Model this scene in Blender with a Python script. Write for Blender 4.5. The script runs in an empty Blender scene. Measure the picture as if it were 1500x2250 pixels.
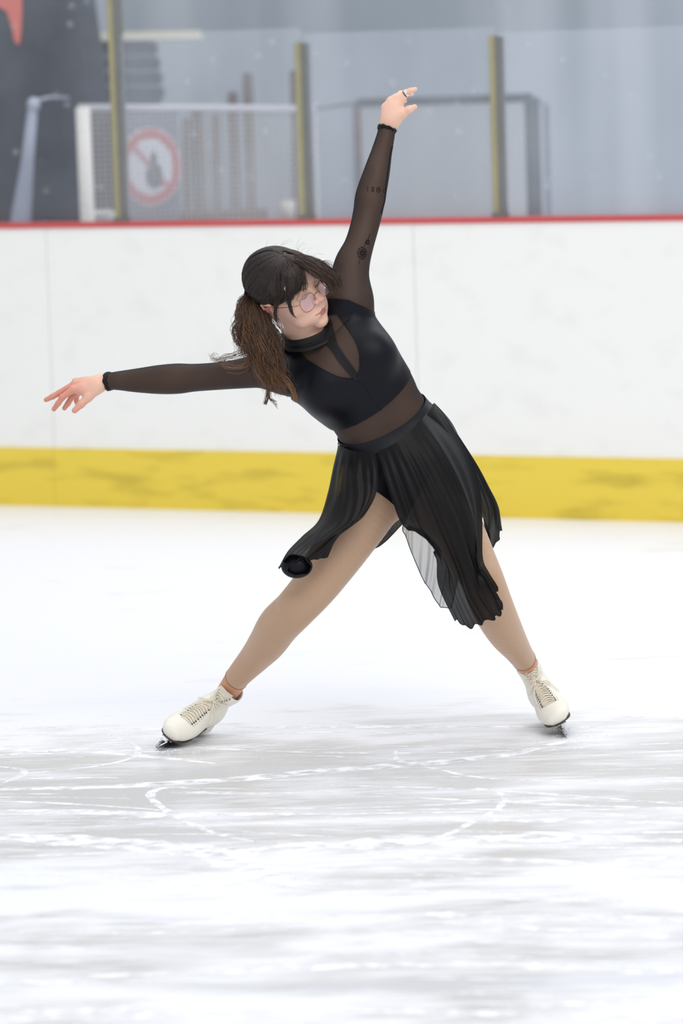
import bpy, math, random
import numpy as np
from mathutils import Vector, Matrix

random.seed(7); np.random.seed(7)
scene = bpy.context.scene
COL = scene.collection

# ------------------------------------------------------------------ camera
F = 8437.0                       # 135 mm on a 24 mm wide portrait frame
CAM_H = 1.75
PITCH = math.radians(6.52)
ROLL = math.radians(1.8)
_f = np.array([0, math.cos(PITCH), -math.sin(PITCH)])
_r0 = np.array([1.0, 0, 0]); _u0 = np.array([0, math.sin(PITCH), math.cos(PITCH)])
_r = _r0*math.cos(ROLL) - _u0*math.sin(ROLL)
_u = _u0*math.cos(ROLL) + _r0*math.sin(ROLL)
cam_d = bpy.data.cameras.new('camera'); cam = bpy.data.objects.new('camera', cam_d)
COL.objects.link(cam); scene.camera = cam
cam_d.sensor_fit = 'HORIZONTAL'; cam_d.sensor_width = 24.0; cam_d.lens = 24.0*F/1500.0
cam.matrix_world = Matrix(((_r[0], _u[0], -_f[0], 0), (_r[1], _u[1], -_f[1], 0),
                           (_r[2], _u[2], -_f[2], CAM_H), (0, 0, 0, 1)))
cam_d.clip_end = 200
cam_d.dof.use_dof = True
cam_d.dof.focus_distance = 10.02
cam_d.dof.aperture_fstop = 2.8

# ------------------------------------------------------------------ light
world = bpy.data.worlds.new('world'); scene.world = world; world.use_nodes = True
wb = world.node_tree.nodes['Background']
wb.inputs['Color'].default_value = (0.93, 0.96, 1.0, 1); wb.inputs['Strength'].default_value = 0.56

def area(name, loc, target, size, power, color=(1, 1, 1), size_y=None):
    d = bpy.data.lights.new(name, 'AREA'); d.energy = power; d.color = color
    d.shape = 'RECTANGLE'; d.size = size; d.size_y = size_y or size
    o = bpy.data.objects.new(name, d); COL.objects.link(o)
    o.location = loc
    o.rotation_euler = (Vector(target)-Vector(loc)).to_track_quat('-Z', 'Y').to_euler()
    return o
area('hall_lamps_rear', (5.0, 17.0, 7.5), (0.5, 10.5, 0.6), 9, 260, (1.0, 0.99, 0.98), 7)
area('hall_lamps_front', (2.5, 3.0, 8.0), (0, 10.5, 0.0), 8, 400, (1.0, 0.99, 0.98), 6)
area('hall_lamps_middle', (-1.0, 12.5, 8.0), (0, 12, 0.0), 9, 230, (1.0, 0.99, 0.98), 8)
area('hall_lamps_stand', (0.0, 20.5, 7.0), (0, 24, 2.0), 10, 150, (0.93, 0.97, 1.0), 3)

scene.view_settings.view_transform = 'Standard'
scene.view_settings.look = 'None'
scene.view_settings.gamma = 1.0
scene.view_settings.use_curve_mapping = False
scene.view_settings.exposure = 0.23
scene.cycles.max_bounces = 10
scene.cycles.transparent_max_bounces = 32
scene.cycles.caustics_reflective = False
scene.cycles.caustics_refractive = False

# ------------------------------------------------------------------ helpers
Y0 = 9.917                        # distance (m) of the skate blades along the ice
def ray(px, py):
    return _f + _r*((px-750.0)/F) - _u*((py-1125.0)/F)
def P(px, py, dy=0.0):
    """point of the photo frame at distance Y0+dy (metres from the photographer)"""
    d = ray(px, py); t = (Y0+dy)/d[1]
    return np.array([0, 0, CAM_H]) + d*t
def G(px, py):
    d = ray(px, py); t = CAM_H/(-d[2]); return np.array([0, 0, CAM_H]) + d*t
def PR(pts):
    """project world points (n,3) to photo pixels (for laying out garment seams)"""
    q = np.asarray(pts, float)-np.array([0, 0, CAM_H])
    z = q@_f
    return np.stack([750+F*(q@_r)/z, 1125-F*(q@_u)/z], -1)
MPP = 1/845.0                     # metres per pixel at the skater

def nrm(v):
    v = np.asarray(v, float); return v/(np.linalg.norm(v)+1e-12)

def set_props(o, label=None, cat=None, group=None, kind=None):
    if label: o['label'] = label
    if cat: o['category'] = cat
    if group: o['group'] = group
    if kind: o['kind'] = kind
    return o

def link_mesh(name, V, Fc, mat=None, parent=None, smooth=True, cols=None):
    me = bpy.data.meshes.new(name)
    V = np.asarray(V, dtype=np.float64)
    if isinstance(Fc, np.ndarray):
        n, k = Fc.shape
        me.vertices.add(len(V)); me.vertices.foreach_set('co', V.astype(np.float32).ravel())
        me.loops.add(n*k); me.loops.foreach_set('vertex_index', Fc.astype(np.int32).ravel())
        me.polygons.add(n)
        me.polygons.foreach_set('loop_start', np.arange(0, n*k, k, dtype=np.int32))
        me.update(calc_edges=True)
    else:
        me.from_pydata([tuple(v) for v in V], [], [tuple(f) for f in Fc]); me.update()
    me.polygons.foreach_set('use_smooth', np.full(len(me.polygons), bool(smooth)))
    if cols is not None:
        at = me.color_attributes.new('Col', 'FLOAT_COLOR', 'POINT')
        c = np.ones((len(V), 4), np.float32); c[:, :3] = cols
        at.data.foreach_set('color', c.ravel())
    me.validate()
    if mat: me.materials.append(mat)
    o = bpy.data.objects.new(name, me); COL.objects.link(o)
    if parent is not None:
        o.parent = parent
        o.matrix_parent_inverse = parent.matrix_world.inverted()
    return o

def empty(name, loc, label=None, cat=None, group=None):
    o = bpy.data.objects.new(name, None); COL.objects.link(o)
    o.matrix_world = Matrix.Translation(Vector([float(c) for c in loc]))
    o.empty_display_size = 0.1
    return set_props(o, label, cat, group)

def catmull(pts, n):
    """resample control points (m,k) into n points through a Catmull-Rom spline"""
    p = np.asarray(pts, float); m = len(p)
    if m == 2:
        t = np.linspace(0, 1, n)[:, None]; return p[0]*(1-t)+p[1]*t
    pp = np.vstack([2*p[0]-p[1], p, 2*p[-1]-p[-2]])
    s = np.linspace(0, m-1, n); i = np.minimum(s.astype(int), m-2); t = (s-i)[:, None]
    a, b, c, d = pp[i], pp[i+1], pp[i+2], pp[i+3]
    return 0.5*((2*b)+(-a+c)*t+(2*a-5*b+4*c-d)*t*t+(-a+3*b-3*c+d)*t**3)

class MB:
    """mesh collector"""
    def __init__(s): s.v = []; s.f = []; s.c = []
    def add(s, V, Fc, col=None):
        o = len(s.v); s.v += [tuple(map(float, v)) for v in V]
        s.f += [tuple(int(i)+o for i in f) for f in Fc]
        if col is not None:
            s.c += [tuple(col)]*len(V) if np.ndim(col) == 1 else [tuple(c) for c in col]
    def box(s, c, h, rot=None):
        V = np.array([[x, y, z] for x in (-1, 1) for y in (-1, 1) for z in (-1, 1)], float)*np.array(h)
        if rot is not None: V = V@np.asarray(rot).T
        V = V+np.array(c)
        s.add(V, [(0, 1, 3, 2), (4, 6, 7, 5), (0, 4, 5, 1), (2, 3, 7, 6), (0, 2, 6, 4), (1, 5, 7, 3)])
    def tube(s, pts, rad, n=8, cap=True, col=None, flat=1.0, closed=False):
        p = np.asarray(pts, float); m = len(p)
        r = np.full(m, rad, float) if np.isscalar(rad) else np.asarray(rad, float)
        if closed:
            T = np.roll(p, -1, 0)-np.roll(p, 1, 0)
        else:
            T = np.gradient(p, axis=0)
        T = T/(np.linalg.norm(T, axis=1)[:, None]+1e-12)
        a = np.array([0, 0, 1.0]) if abs(T[0][2]) < 0.9 else np.array([1.0, 0, 0])
        nn = nrm(a-T[0]*(a@T[0])); V = []
        ang = np.linspace(0, 2*math.pi, n, endpoint=False)
        for i in range(m):
            nn = nrm(nn-T[i]*(nn@T[i])); b = np.cross(T[i], nn)
            V.append(p[i]+r[i]*(np.cos(ang)[:, None]*nn*flat+np.sin(ang)[:, None]*b))
        V = np.vstack(V); Fc = []
        for i in range(m if closed else m-1):
            j = (i+1) % m
            for k in range(n):
                k2 = (k+1) % n
                Fc.append((i*n+k, i*n+k2, j*n+k2, j*n+k))
        if cap and not closed:
            Fc.append(tuple(range(n))[::-1]); Fc.append(tuple((m-1)*n+k for k in range(n)))
        if col is not None and np.ndim(col) == 2: col = np.repeat(np.asarray(col), n, axis=0)
        s.add(V, Fc, col)
    def ball(s, c, r, n=12, m=8, rot=None):
        r = np.ones(3)*r if np.isscalar(r) else np.array(r); V = []; Fc = []
        for i in range(m+1):
            th = math.pi*i/m
            for k in range(n):
                ph = 2*math.pi*k/n
                V.append((math.sin(th)*math.cos(ph), math.sin(th)*math.sin(ph), math.cos(th)))
        V = np.array(V)*r
        if rot is not None: V = V@np.asarray(rot).T
        for i in range(m):
            for k in range(n):
                Fc.append((i*n+k, (i+1)*n+k, (i+1)*n+(k+1) % n, i*n+(k+1) % n))
        s.add(V+np.array(c), Fc)
    def build(s, name, mat=None, parent=None, smooth=True, label=None):
        o = link_mesh(name, np.array(s.v), s.f, mat, parent, smooth, np.array(s.c) if s.c else None)
        if label: o['label'] = label
        return o

# ------------------------------------------------------------------ materials
def mat_new(name):
    m = bpy.data.materials.new(name); m.use_nodes = True
    return m, m.node_tree.nodes, m.node_tree.links, m.node_tree.nodes['Principled BSDF']

def srgb(r, g, b):
    return tuple(((c/255)/12.92 if c/255 <= .04045 else ((c/255+.055)/1.055)**2.4) for c in (r, g, b))

def simple(name, col, rough=0.5, metal=0.0, noise=0.0, nscale=30, spec=0.5, bump=0.0, sheen=0.0):
    m, N, L, B = mat_new(name)
    B.inputs['Roughness'].default_value = rough; B.inputs['Metallic'].default_value = metal
    B.inputs['Specular IOR Level'].default_value = spec
    B.inputs['Sheen Weight'].default_value = sheen
    tc = N.new('ShaderNodeTexCoord'); nz = N.new('ShaderNodeTexNoise')
    nz.inputs['Scale'].default_value = nscale; nz.inputs['Detail'].default_value = 4
    L.new(tc.outputs['Object'], nz.inputs['Vector'])
    mx = N.new('ShaderNodeMix'); mx.data_type = 'RGBA'; mx.blend_type = 'MIX'
    c = np.array(col)
    mx.inputs['A'].default_value = (*(c*(1-noise)), 1); mx.inputs['B'].default_value = (*np.minimum(c*(1+noise), 1), 1)
    L.new(nz.outputs['Fac'], mx.inputs['Factor']); L.new(mx.outputs['Result'], B.inputs['Base Color'])
    if bump:
        bp = N.new('ShaderNodeBump'); bp.inputs['Strength'].default_value = bump; bp.inputs['Distance'].default_value = 0.002
        L.new(nz.outputs['Fac'], bp.inputs['Height']); L.new(bp.outputs['Normal'], B.inputs['Normal'])
    return m

def sheer(name, col, a_face, a_edge, rough=0.6, scale=900, sheen=0.0, blend=0.35, folds=0.0):
    """thin see-through cloth: dark threads, denser where seen edge-on"""
    m, N, L, B = mat_new(name)
    B.inputs['Base Color'].default_value = (*col, 1); B.inputs['Roughness'].default_value = rough
    B.inputs['Sheen Weight'].default_value = sheen; B.inputs['Specular IOR Level'].default_value = 0.2
    lw = N.new('ShaderNodeLayerWeight'); lw.inputs['Blend'].default_value = blend
    mr = N.new('ShaderNodeMapRange'); mr.inputs['To Min'].default_value = a_face; mr.inputs['To Max'].default_value = a_edge
    tc = N.new('ShaderNodeTexCoord'); nz = N.new('ShaderNodeTexNoise'); nz.inputs['Scale'].default_value = 9
    L.new(tc.outputs['Object'], nz.inputs['Vector'])
    ad = N.new('ShaderNodeMath'); ad.operation = 'MULTIPLY_ADD'; ad.inputs[1].default_value = 0.10; 
    L.new(nz.outputs['Fac'], ad.inputs[0]); L.new(mr.outputs['Result'], ad.inputs[2])
    ad.use_clamp = True
    L.new(lw.outputs['Facing'], mr.inputs['Value'])
    L.new(ad.outputs[0], B.inputs['Alpha'])
    return m

def vcol(name, rough=0.5, spec=0.4, sss=0.0, bump=0.0, bscale=300, aniso=0.0):
    m, N, L, B = mat_new(name)
    a = N.new('ShaderNodeAttribute'); a.attribute_name = 'Col'
    L.new(a.outputs['Color'], B.inputs['Base Color'])
    B.inputs['Roughness'].default_value = rough; B.inputs['Specular IOR Level'].default_value = spec
    if sss:
        B.inputs['Subsurface Weight'].default_value = sss
        B.inputs['Subsurface Radius'].default_value = (0.012, 0.005, 0.003)
        B.inputs['Subsurface Scale'].default_value = 1.0
    if bump:
        tc = N.new('ShaderNodeTexCoord'); nz = N.new('ShaderNodeTexNoise'); nz.inputs['Scale'].default_value = bscale
        L.new(tc.outputs['Object'], nz.inputs['Vector'])
        bp = N.new('ShaderNodeBump'); bp.inputs['Strength'].default_value = bump; bp.inputs['Distance'].default_value = 0.001
        L.new(nz.outputs['Fac'], bp.inputs['Height']); L.new(bp.outputs['Normal'], B.inputs['Normal'])
    return m

# ------------------------------------------------------------------ signed distance modelling
def cone(a, b, ra, rb, k=0.01):
    """tapered capsule"""
    a = np.asarray(a, float); b = np.asarray(b, float)
    R = max(ra, rb)
    lo = np.minimum(a, b)-R; hi = np.maximum(a, b)+R
    def f(p):
        ab = b-a; t = np.clip(((p-a)@ab)/(ab@ab+1e-12), 0, 1)
        return np.linalg.norm(p-a-t[:, None]*ab, axis=1)-(ra+(rb-ra)*t)
    return (f, lo, hi, k, 1)

def ell(c, r, R=None, k=0.01, sign=1):
    """ellipsoid; R columns = world directions of its axes"""
    c = np.asarray(c, float); r = np.asarray(r, float); R = np.eye(3) if R is None else np.asarray(R, float)
    m = r.max(); lo, hi = c-m, c+m
    def f(p):
        q = (p-c)@R
        k0 = np.linalg.norm(q/r, axis=1); k1 = np.linalg.norm(q/(r*r), axis=1)
        return k0*(k0-1)/(k1+1e-9)
    return (f, lo, hi, k, sign)

def loft(cs, ab, us, k=0.02, n=6, wdir=(0, 1, 0)):
    """tube with elliptic sections: centres cs, half sizes ab (lateral, deep), lateral directions us"""
    m = (len(cs)-1)*n+1
    C = catmull(cs, m); A = np.maximum(catmull(ab, m), 1e-3); U = catmull(us, m)
    T = np.gradient(C, axis=0); T /= np.linalg.norm(T, axis=1)[:, None]
    U = U-T*np.sum(U*T, 1)[:, None]; U /= np.linalg.norm(U, axis=1)[:, None]
    W = np.cross(T, U)
    R = A.max(); lo, hi = C.min(0)-R, C.max(0)+R
    def f(p):
        best = np.full(len(p), 9.0)
        near = np.argmin(-2*(p@C.T)+np.sum(C*C, 1)[None], axis=1)
        for o_ in (-1, 0):
            i = np.clip(near+o_, 0, m-2); j = i+1
            a = C[i]; ax = C[j]-a; L2 = np.sum(ax*ax, 1)
            q = p-a
            t = np.clip(np.sum(q*ax, 1)/L2, 0, 1)
            e = q-t[:, None]*ax
            aa = A[i, 0]+(A[j, 0]-A[i, 0])*t; bb = A[i, 1]+(A[j, 1]-A[i, 1])*t
            x = np.sum(e*U[i], 1); y = np.sum(e*W[i], 1); z = np.sum(e*T[i], 1); cc = np.minimum(aa, bb)
            k0 = np.sqrt((x/aa)**2+(y/bb)**2+(z/cc)**2)
            k1 = np.sqrt((x/aa**2)**2+(y/bb**2)**2+(z/cc**2)**2)+1e-9
            best = np.minimum(best, k0*(k0-1)/k1)
        return best
    return (f, lo, hi, k, 1)

def sdf_eval(prims, p):
    D = np.full(len(p), 1.0)
    for f, lo, hi, k, sg in prims:
        mg = max(k, 0.012)+0.012
        if sg > 0: mg += 0.02
        idx = np.nonzero(np.all((p > lo-mg) & (p < hi+mg), axis=1))[0]
        if len(idx) == 0: continue
        d = f(p[idx]); o = D[idx]
        if sg > 0:
            h = np.maximum(k-np.abs(o-d), 0)/k
            D[idx] = np.minimum(o, d)-h*h*k*0.25
        else:
            d = -d; h = np.maximum(k-np.abs(o-d), 0)/k
            D[idx] = np.maximum(o, d)+h*h*k*0.25
    return D

def surface(prims, h, project=2):
    """sparse surface nets on grid spacing h -> verts, quads"""
    lo = np.min([q[1] for q in prims if q[4] > 0], 0)-0.03
    hi = np.max([q[2] for q in prims if q[4] > 0], 0)+0.03
    B = 6; H = h*B
    nb = np.ceil((hi-lo)/H).astype(int)+1
    g = np.stack(np.meshgrid(*[np.arange(n) for n in nb], indexing='ij'), -1).reshape(-1, 3)
    cen = lo+(g+0.5)*H
    d = sdf_eval(prims, cen)
    act = g[np.abs(d) < H*1.3+0.004]
    loc = np.stack(np.meshgrid(*[np.arange(B)]*3, indexing='ij'), -1).reshape(-1, 3)
    cells = (act[:, None, :]*B+loc[None]).reshape(-1, 3)
    dims = nb*B+4
    key = lambda c: (c[:, 0].astype(np.int64)*dims[1]+c[:, 1])*dims[2]+c[:, 2]
    ck = np.unique(key(cells))
    un = lambda k: np.stack([k//(dims[1]*dims[2]), (k//dims[2]) % dims[1], k % dims[2]], -1)
    off = np.array([[i, j, l] for i in (0, 1) for j in (0, 1) for l in (0, 1)])
    offk = key(off)
    pk = np.unique((ck[:, None]+offk[None]).ravel())
    pos = lo+un(pk)*h
    val = sdf_eval(prims, pos)
    ci = np.searchsorted(pk, ck[:, None]+offk[None])
    cv = val[ci]
    mixed = (cv.min(1) < 0) & (cv.max(1) >= 0)
    ck = ck[mixed]; ci = ci[mixed]; cv = cv[mixed]
    corner = pos[ci]
    acc = np.zeros((len(ck), 3)); cnt = np.zeros(len(ck))
    edges = [(a, b) for a in range(8) for b in range(a+1, 8) if np.abs(off[a]-off[b]).sum() == 1]
    for a, b in edges:
        va, vb = cv[:, a], cv[:, b]; s = (va < 0) != (vb < 0)
        t = np.where(s, va/(va-vb+1e-15), 0)[:, None]
        acc += np.where(s[:, None], corner[:, a]*(1-t)+corner[:, b]*t, 0); cnt += s
    V = acc/cnt[:, None]
    quads = []
    st = key(np.eye(3, dtype=int))
    for ax in range(3):
        b, c = (ax+1) % 3, (ax+2) % 3
        k1 = ck                                     # edge from the min corner of the cell along ax
        v0 = cv[:, 0]; oi = [4, 2, 1][ax]; v1 = cv[:, oi]
        s = (v0 < 0) != (v1 < 0)
        kk = k1[s]; sign = v0[s] < 0
        n = [kk, kk-st[b], kk-st[b]-st[c], kk-st[c]]
        ii = [np.searchsorted(ck, x) for x in n]
        ok = np.ones(len(kk), bool)
        for x, i in zip(n, ii):
            ok &= (i < len(ck)); i[i >= len(ck)] = 0; ok &= ck[i] == x
        q = np.stack(ii, -1)[ok]; sg = sign[ok]
        q[sg] = q[sg][:, ::-1]
        quads.append(q)
    Q = np.vstack(quads)[:, ::-1]
    for _ in range(project):
        e = h*0.5
        d0 = sdf_eval(prims, V)
        gr = np.stack([sdf_eval(prims, V+np.eye(3)[i]*e)-sdf_eval(prims, V-np.eye(3)[i]*e) for i in range(3)], -1)/(2*e)
        g2 = np.sum(gr*gr, 1)+1e-6
        step = gr*(d0/g2)[:, None]
        ln = np.linalg.norm(step, axis=1)[:, None]
        V = V-step*np.minimum(1, h*0.7/(ln+1e-9))
    return V, Q

def relax(V, Q, it, w):
    """even out the grid steps; w = weight per vertex"""
    n = len(V)
    e = np.vstack([Q[:, [i, (i+1) % 4]] for i in range(4)]); e = np.vstack([e, e[:, ::-1]])
    cnt = np.bincount(e[:, 0], minlength=n)[:, None].astype(float)
    for k in range(it):
        s = np.stack([np.bincount(e[:, 0], weights=V[e[:, 1], c], minlength=n) for c in range(3)], 1)/np.maximum(cnt, 1)
        V = V+(s-V)*((.55 if k % 2 == 0 else -.57)*w)[:, None]
    return V

def vnormals(V, Q):
    a = V[Q[:, 2]]-V[Q[:, 0]]; b = V[Q[:, -1]]-V[Q[:, 1]]
    n = np.cross(a, b); N = np.zeros_like(V)
    for k in range(Q.shape[1]): np.add.at(N, Q[:, k], n)
    return N/(np.linalg.norm(N, axis=1)[:, None]+1e-12)

def clip(V, T, f):
    """keep the part of triangle mesh where f>0; returns V, T and source weights"""
    inside = f > 0
    s = inside[T].sum(1)
    keep = T[s == 3]
    newV = [V]; nv = len(V); out = [keep]; cache = {}; ev = []
    def cut(a, b):
        nonlocal nv
        k = (a, b) if a < b else (b, a)
        if k in cache: return cache[k]
        t = f[a]/(f[a]-f[b]); ev.append((a, b, t)); cache[k] = nv; nv += 1
        return cache[k]
    extra = []
    for tri in T[(s == 1) | (s == 2)]:
        ins = [inside[i] for i in tri]
        if sum(ins) == 1:
            i = ins.index(True); a, b, c = tri[i], tri[(i+1) % 3], tri[(i+2) % 3]
            extra.append((a, cut(a, b), cut(a, c)))
        else:
            i = ins.index(False); a, b, c = tri[i], tri[(i+1) % 3], tri[(i+2) % 3]
            x, y = cut(a, b), cut(a, c)
            extra.append((x, b, c)); extra.append((x, c, y))
    if ev:
        e = np.array([(a, b) for a, b, _ in ev]); t = np.array([c for _, _, c in ev])[:, None]
        newV.append(V[e[:, 0]]*(1-t)+V[e[:, 1]]*t)
    T2 = np.vstack([keep]+([np.array(extra)] if extra else []))
    V2 = np.vstack(newV)
    used = np.unique(T2); mp = np.full(len(V2), -1); mp[used] = np.arange(len(used))
    return V2[used], mp[T2]

def poly_sd(q, poly):
    """signed distance (inside positive) of 2D points q to polygon"""
    poly = np.asarray(poly, float); n = len(poly)
    d = np.full(len(q), 1e9); ins = np.zeros(len(q), bool)
    for i in range(n):
        a, b = poly[i], poly[(i+1) % n]; e = b-a; w = q-a
        t = np.clip((w@e)/(e@e+1e-9), 0, 1)
        d = np.minimum(d, np.linalg.norm(w-t[:, None]*e, axis=1))
        c = ((a[1] > q[:, 1]) != (b[1] > q[:, 1]))
        xx = a[0]+(q[:, 1]-a[1])*(b[0]-a[0])/((b[1]-a[1]) if b[1] != a[1] else 1e-9)
        ins ^= c & (q[:, 0] < xx)
    return np.where(ins, d, -d)

# ================================================================== THE RINK
def ice_material():
    m, N, L, B = mat_new('rink_ice')
    g = N.new('ShaderNodeNewGeometry'); sep = N.new('ShaderNodeSeparateXYZ'); L.new(g.outputs['Position'], sep.inputs[0])
    def noise(scale, detail, sx=1, sy=1, dist=0.0, off=0):
        mp = N.new('ShaderNodeMapping'); mp.inputs['Scale'].default_value = (sx, sy, 1); mp.inputs['Location'].default_value = (off, off*1.7, 0)
        L.new(g.outputs['Position'], mp.inputs[0])
        n = N.new('ShaderNodeTexNoise'); n.inputs['Scale'].default_value = scale; n.inputs['Detail'].default_value = detail
        n.inputs['Distortion'].default_value = dist; L.new(mp.outputs[0], n.inputs['Vector']); return n.outputs['Fac']
    def rng(v, a, b, c=0.0, d=1.0):
        r = N.new('ShaderNodeMapRange'); r.inputs['From Min'].default_value = a; r.inputs['From Max'].default_value = b
        r.inputs['To Min'].default_value = c; r.inputs['To Max'].default_value = d; L.new(v, r.inputs['Value']); return r.outputs['Result']
    def op(o, a, b):
        k = N.new('ShaderNodeMath'); k.operation = o; k.use_clamp = False
        for i, x in enumerate((a, b)):
            if isinstance(x, (int, float)): k.inputs[i].default_value = x
            else: L.new(x, k.inputs[i])
        return k.outputs[0]
    n1 = noise(1.3, 5, 1, 1.3, .8, 3.1); n2 = noise(5.0, 6, .5, 1.6, .4, 1.7); n3 = noise(26, 5, .25, 1.8, 0, .4); n4 = noise(240, 3)
    s = op('ADD', op('MULTIPLY', n1, .50), op('ADD', op('MULTIPLY', n2, .30), op('MULTIPLY', n3, .20)))
    # worn, greyer ice between the skater and the photographer; freshly frosted beyond
    zone = rng(sep.outputs['Y'], 9.9, 10.8, 0.0, 0.16)
    zone2 = rng(sep.outputs['Y'], 8.7, 8.2, 0.0, 0.05)
    zone3 = op('MULTIPLY', rng(sep.outputs['Y'], 8.3, 8.8), rng(sep.outputs['Y'], 10.1, 9.8, 0.0, -.035))
    s2 = op('ADD', op('ADD', s, zone3), op('ADD', zone, zone2))
    frost = rng(s2, .455, .575)
    fl = op('MULTIPLY', rng(n4, .62, .72), .5)
    frost = op('MAXIMUM', frost, fl)
    cr = N.new('ShaderNodeMix'); cr.data_type = 'RGBA'
    cr.inputs['A'].default_value = (*srgb(205, 205, 204), 1); cr.inputs['B'].default_value = (*srgb(240, 241, 246), 1)
    L.new(frost, cr.inputs['Factor'])
    # faint blue tint of painted lines under the ice
    bl = rng(noise(1.1, 3, .5, 2.2, .5, 9.3), .60, .72, 0, .35)
    c2 = N.new('ShaderNodeMix'); c2.data_type = 'RGBA'; L.new(bl, c2.inputs['Factor']); L.new(cr.outputs['Result'], c2.inputs['A'])
    c2.inputs['B'].default_value = (*srgb(226, 230, 246), 1)
    L.new(c2.outputs['Result'], B.inputs['Base Color'])
    L.new(rng(frost, 0, 1, .24, .40), B.inputs['Roughness'])
    B.inputs['IOR'].default_value = 1.31; B.inputs['Specular IOR Level'].default_value = .42
    bp = N.new('ShaderNodeBump'); bp.inputs['Strength'].default_value = .25; bp.inputs['Distance'].default_value = .002
    L.new(s, bp.inputs['Height']); L.new(bp.outputs['Normal'], B.inputs['Normal'])
    return m
mb = MB(); mb.box((0, 9.5, -.05), (14, 9.5, .05)); ice = mb.build('floor', ice_material(), smooth=False)
set_props(ice, kind='structure', label='white scratched rink ice with grey worn patches')

A_ = G(0, 1109); B_ = G(1500, 1147)
bd = nrm((B_-A_)*np.array([1, 1, 0])); bn = np.array([bd[1], -bd[0], 0])    # towards the camera
BR = np.stack([bd, -bn, [0, 0, 1]], 1)                                     # along, behind, up
def bp_(px):                                                             # distance along the boards of photo column px
    d = ray(px, 1128); h = np.array([d[0], d[1]])
    # intersect the vertical plane of the boards
    M2 = np.array([[d[0], -bd[0]], [d[1], -bd[1]]]); t, s = np.linalg.solve(M2, A_[:2]); return s
def onb(s, back, z): return A_*np.array([1, 1, 0])+bd*s-bn*back+np.array([0, 0, z])
def height_at(px, py, back=0.0):
    d = ray(px, py); q0 = onb(0, back, 0)
    M2 = np.array([[d[0], -bd[0]], [d[1], -bd[1]]]); t, s = np.linalg.solve(M2, q0[:2]); return CAM_H+d[2]*t, s
HB = height_at(750, 482)[0]; HK = height_at(750, 996)[0]

def dirty(name, col, dark, amt, sc=(1, 1, 1), rough=.4, scale=3.0):
    m, N, L, B = mat_new(name); g = N.new('ShaderNodeTexCoord')
    mp = N.new('ShaderNodeMapping'); mp.inputs['Scale'].default_value = sc; L.new(g.outputs['Object'], mp.inputs[0])
    n = N.new('ShaderNodeTexNoise'); n.inputs['Scale'].default_value = scale; n.inputs['Detail'].default_value = 8; L.new(mp.outputs[0], n.inputs['Vector'])
    r = N.new('ShaderNodeMapRange'); r.inputs['From Min'].default_value = .52; r.inputs['From Max'].default_value = .75; r.inputs['To Max'].default_value = amt
    L.new(n.outputs['Fac'], r.inputs['Value'])
    x = N.new('ShaderNodeMix'); x.data_type = 'RGBA'; L.new(r.outputs['Result'], x.inputs['Factor'])
    x.inputs['A'].default_value = (*col, 1); x.inputs['B'].default_value = (*dark, 1); L.new(x.outputs['Result'], B.inputs['Base Color'])
    B.inputs['Roughness'].default_value = rough
    return m
M_board = dirty('white_board', srgb(240, 240, 236), srgb(210, 210, 206), .2, (1, 1, 1.5), .45, 7)
M_kick = dirty('yellow_kick_plate', srgb(232, 205, 72), srgb(178, 156, 44), .75, (1, 1, 5), .5, 3)
M_red = dirty('red_rail', srgb(196, 78, 78), srgb(176, 70, 70), .4, (1, 1, 1), .5, 4)
boards = empty('dasher_board', onb(bp_(750), 0.05, 0), 'white rink boards with yellow kick plate and red top rail, behind the skater', 'rink boards')
def bbox(mb, s0, s1, b0, b1, z0, z1):
    c = onb((s0+s1)/2, (b0+b1)/2, (z0+z1)/2); mb.box(c, ((s1-s0)/2, abs(b1-b0)/2, (z1-z0)/2), BR)
s_seams = [bp_(125)+(bp_(925)-bp_(125))*k for k in range(-5, 8)]
for a, b in zip(s_seams[:-1], s_seams[1:]):
    mb = MB(); bbox(mb, a+.0012, b-.0012, .002, .10, .012, HB-.020); mb.build('panel', M_board, boards, smooth=False)
    mb = MB(); bbox(mb, a+.0008, b-.0008, -.010, .002, 0, HK); mb.build('kick_plate', M_kick, boards, smooth=False)
mb = MB(); bbox(mb, s_seams[0], s_seams[-1], -.006, .11, HB-.021, HB); mb.build('top_rail', M_red, boards, smooth=False)

M_khaki = simple('khaki_strip', srgb(156, 150, 116), .6, noise=.15, nscale=12)
M_alu = simple('dull_aluminium', srgb(122, 124, 122), .45, metal=.2, noise=.1, nscale=12)
plabels = {266: 'tallest khaki and grey glass post, left in front of the round sign', 673: 'khaki glass post standing left of the raised arm',
           1098: 'khaki glass post right of the raised hand'}
ptop = {266: -90, 673: 93, 1098: 78}
barrier = empty('glass_barrier', onb(bp_(750), .05, HB), 'scuffed see-through glass panes between khaki posts on top of the rink boards', 'glass barrier')
for px in (266, 673, 1098):
    s = height_at(px, 400, .04)[1]; zt = height_at(px, ptop[px], .04)[0]
    mb = MB(); bbox(mb, s+.001, s+.022, .022, .062, HB, zt-.004); t = mb.build('glass_post', M_alu, barrier, smooth=False, label=plabels[px])
    mb = MB(); bbox(mb, s-.023, s+.001, .018, .062, HB, zt); mb.build('khaki_strip', M_khaki, t, smooth=False)
    mb = MB(); bbox(mb, s-.026, s+.026, .012, .068, HB, HB+.018); mb.build('foot', M_alu, t, smooth=False)

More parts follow.
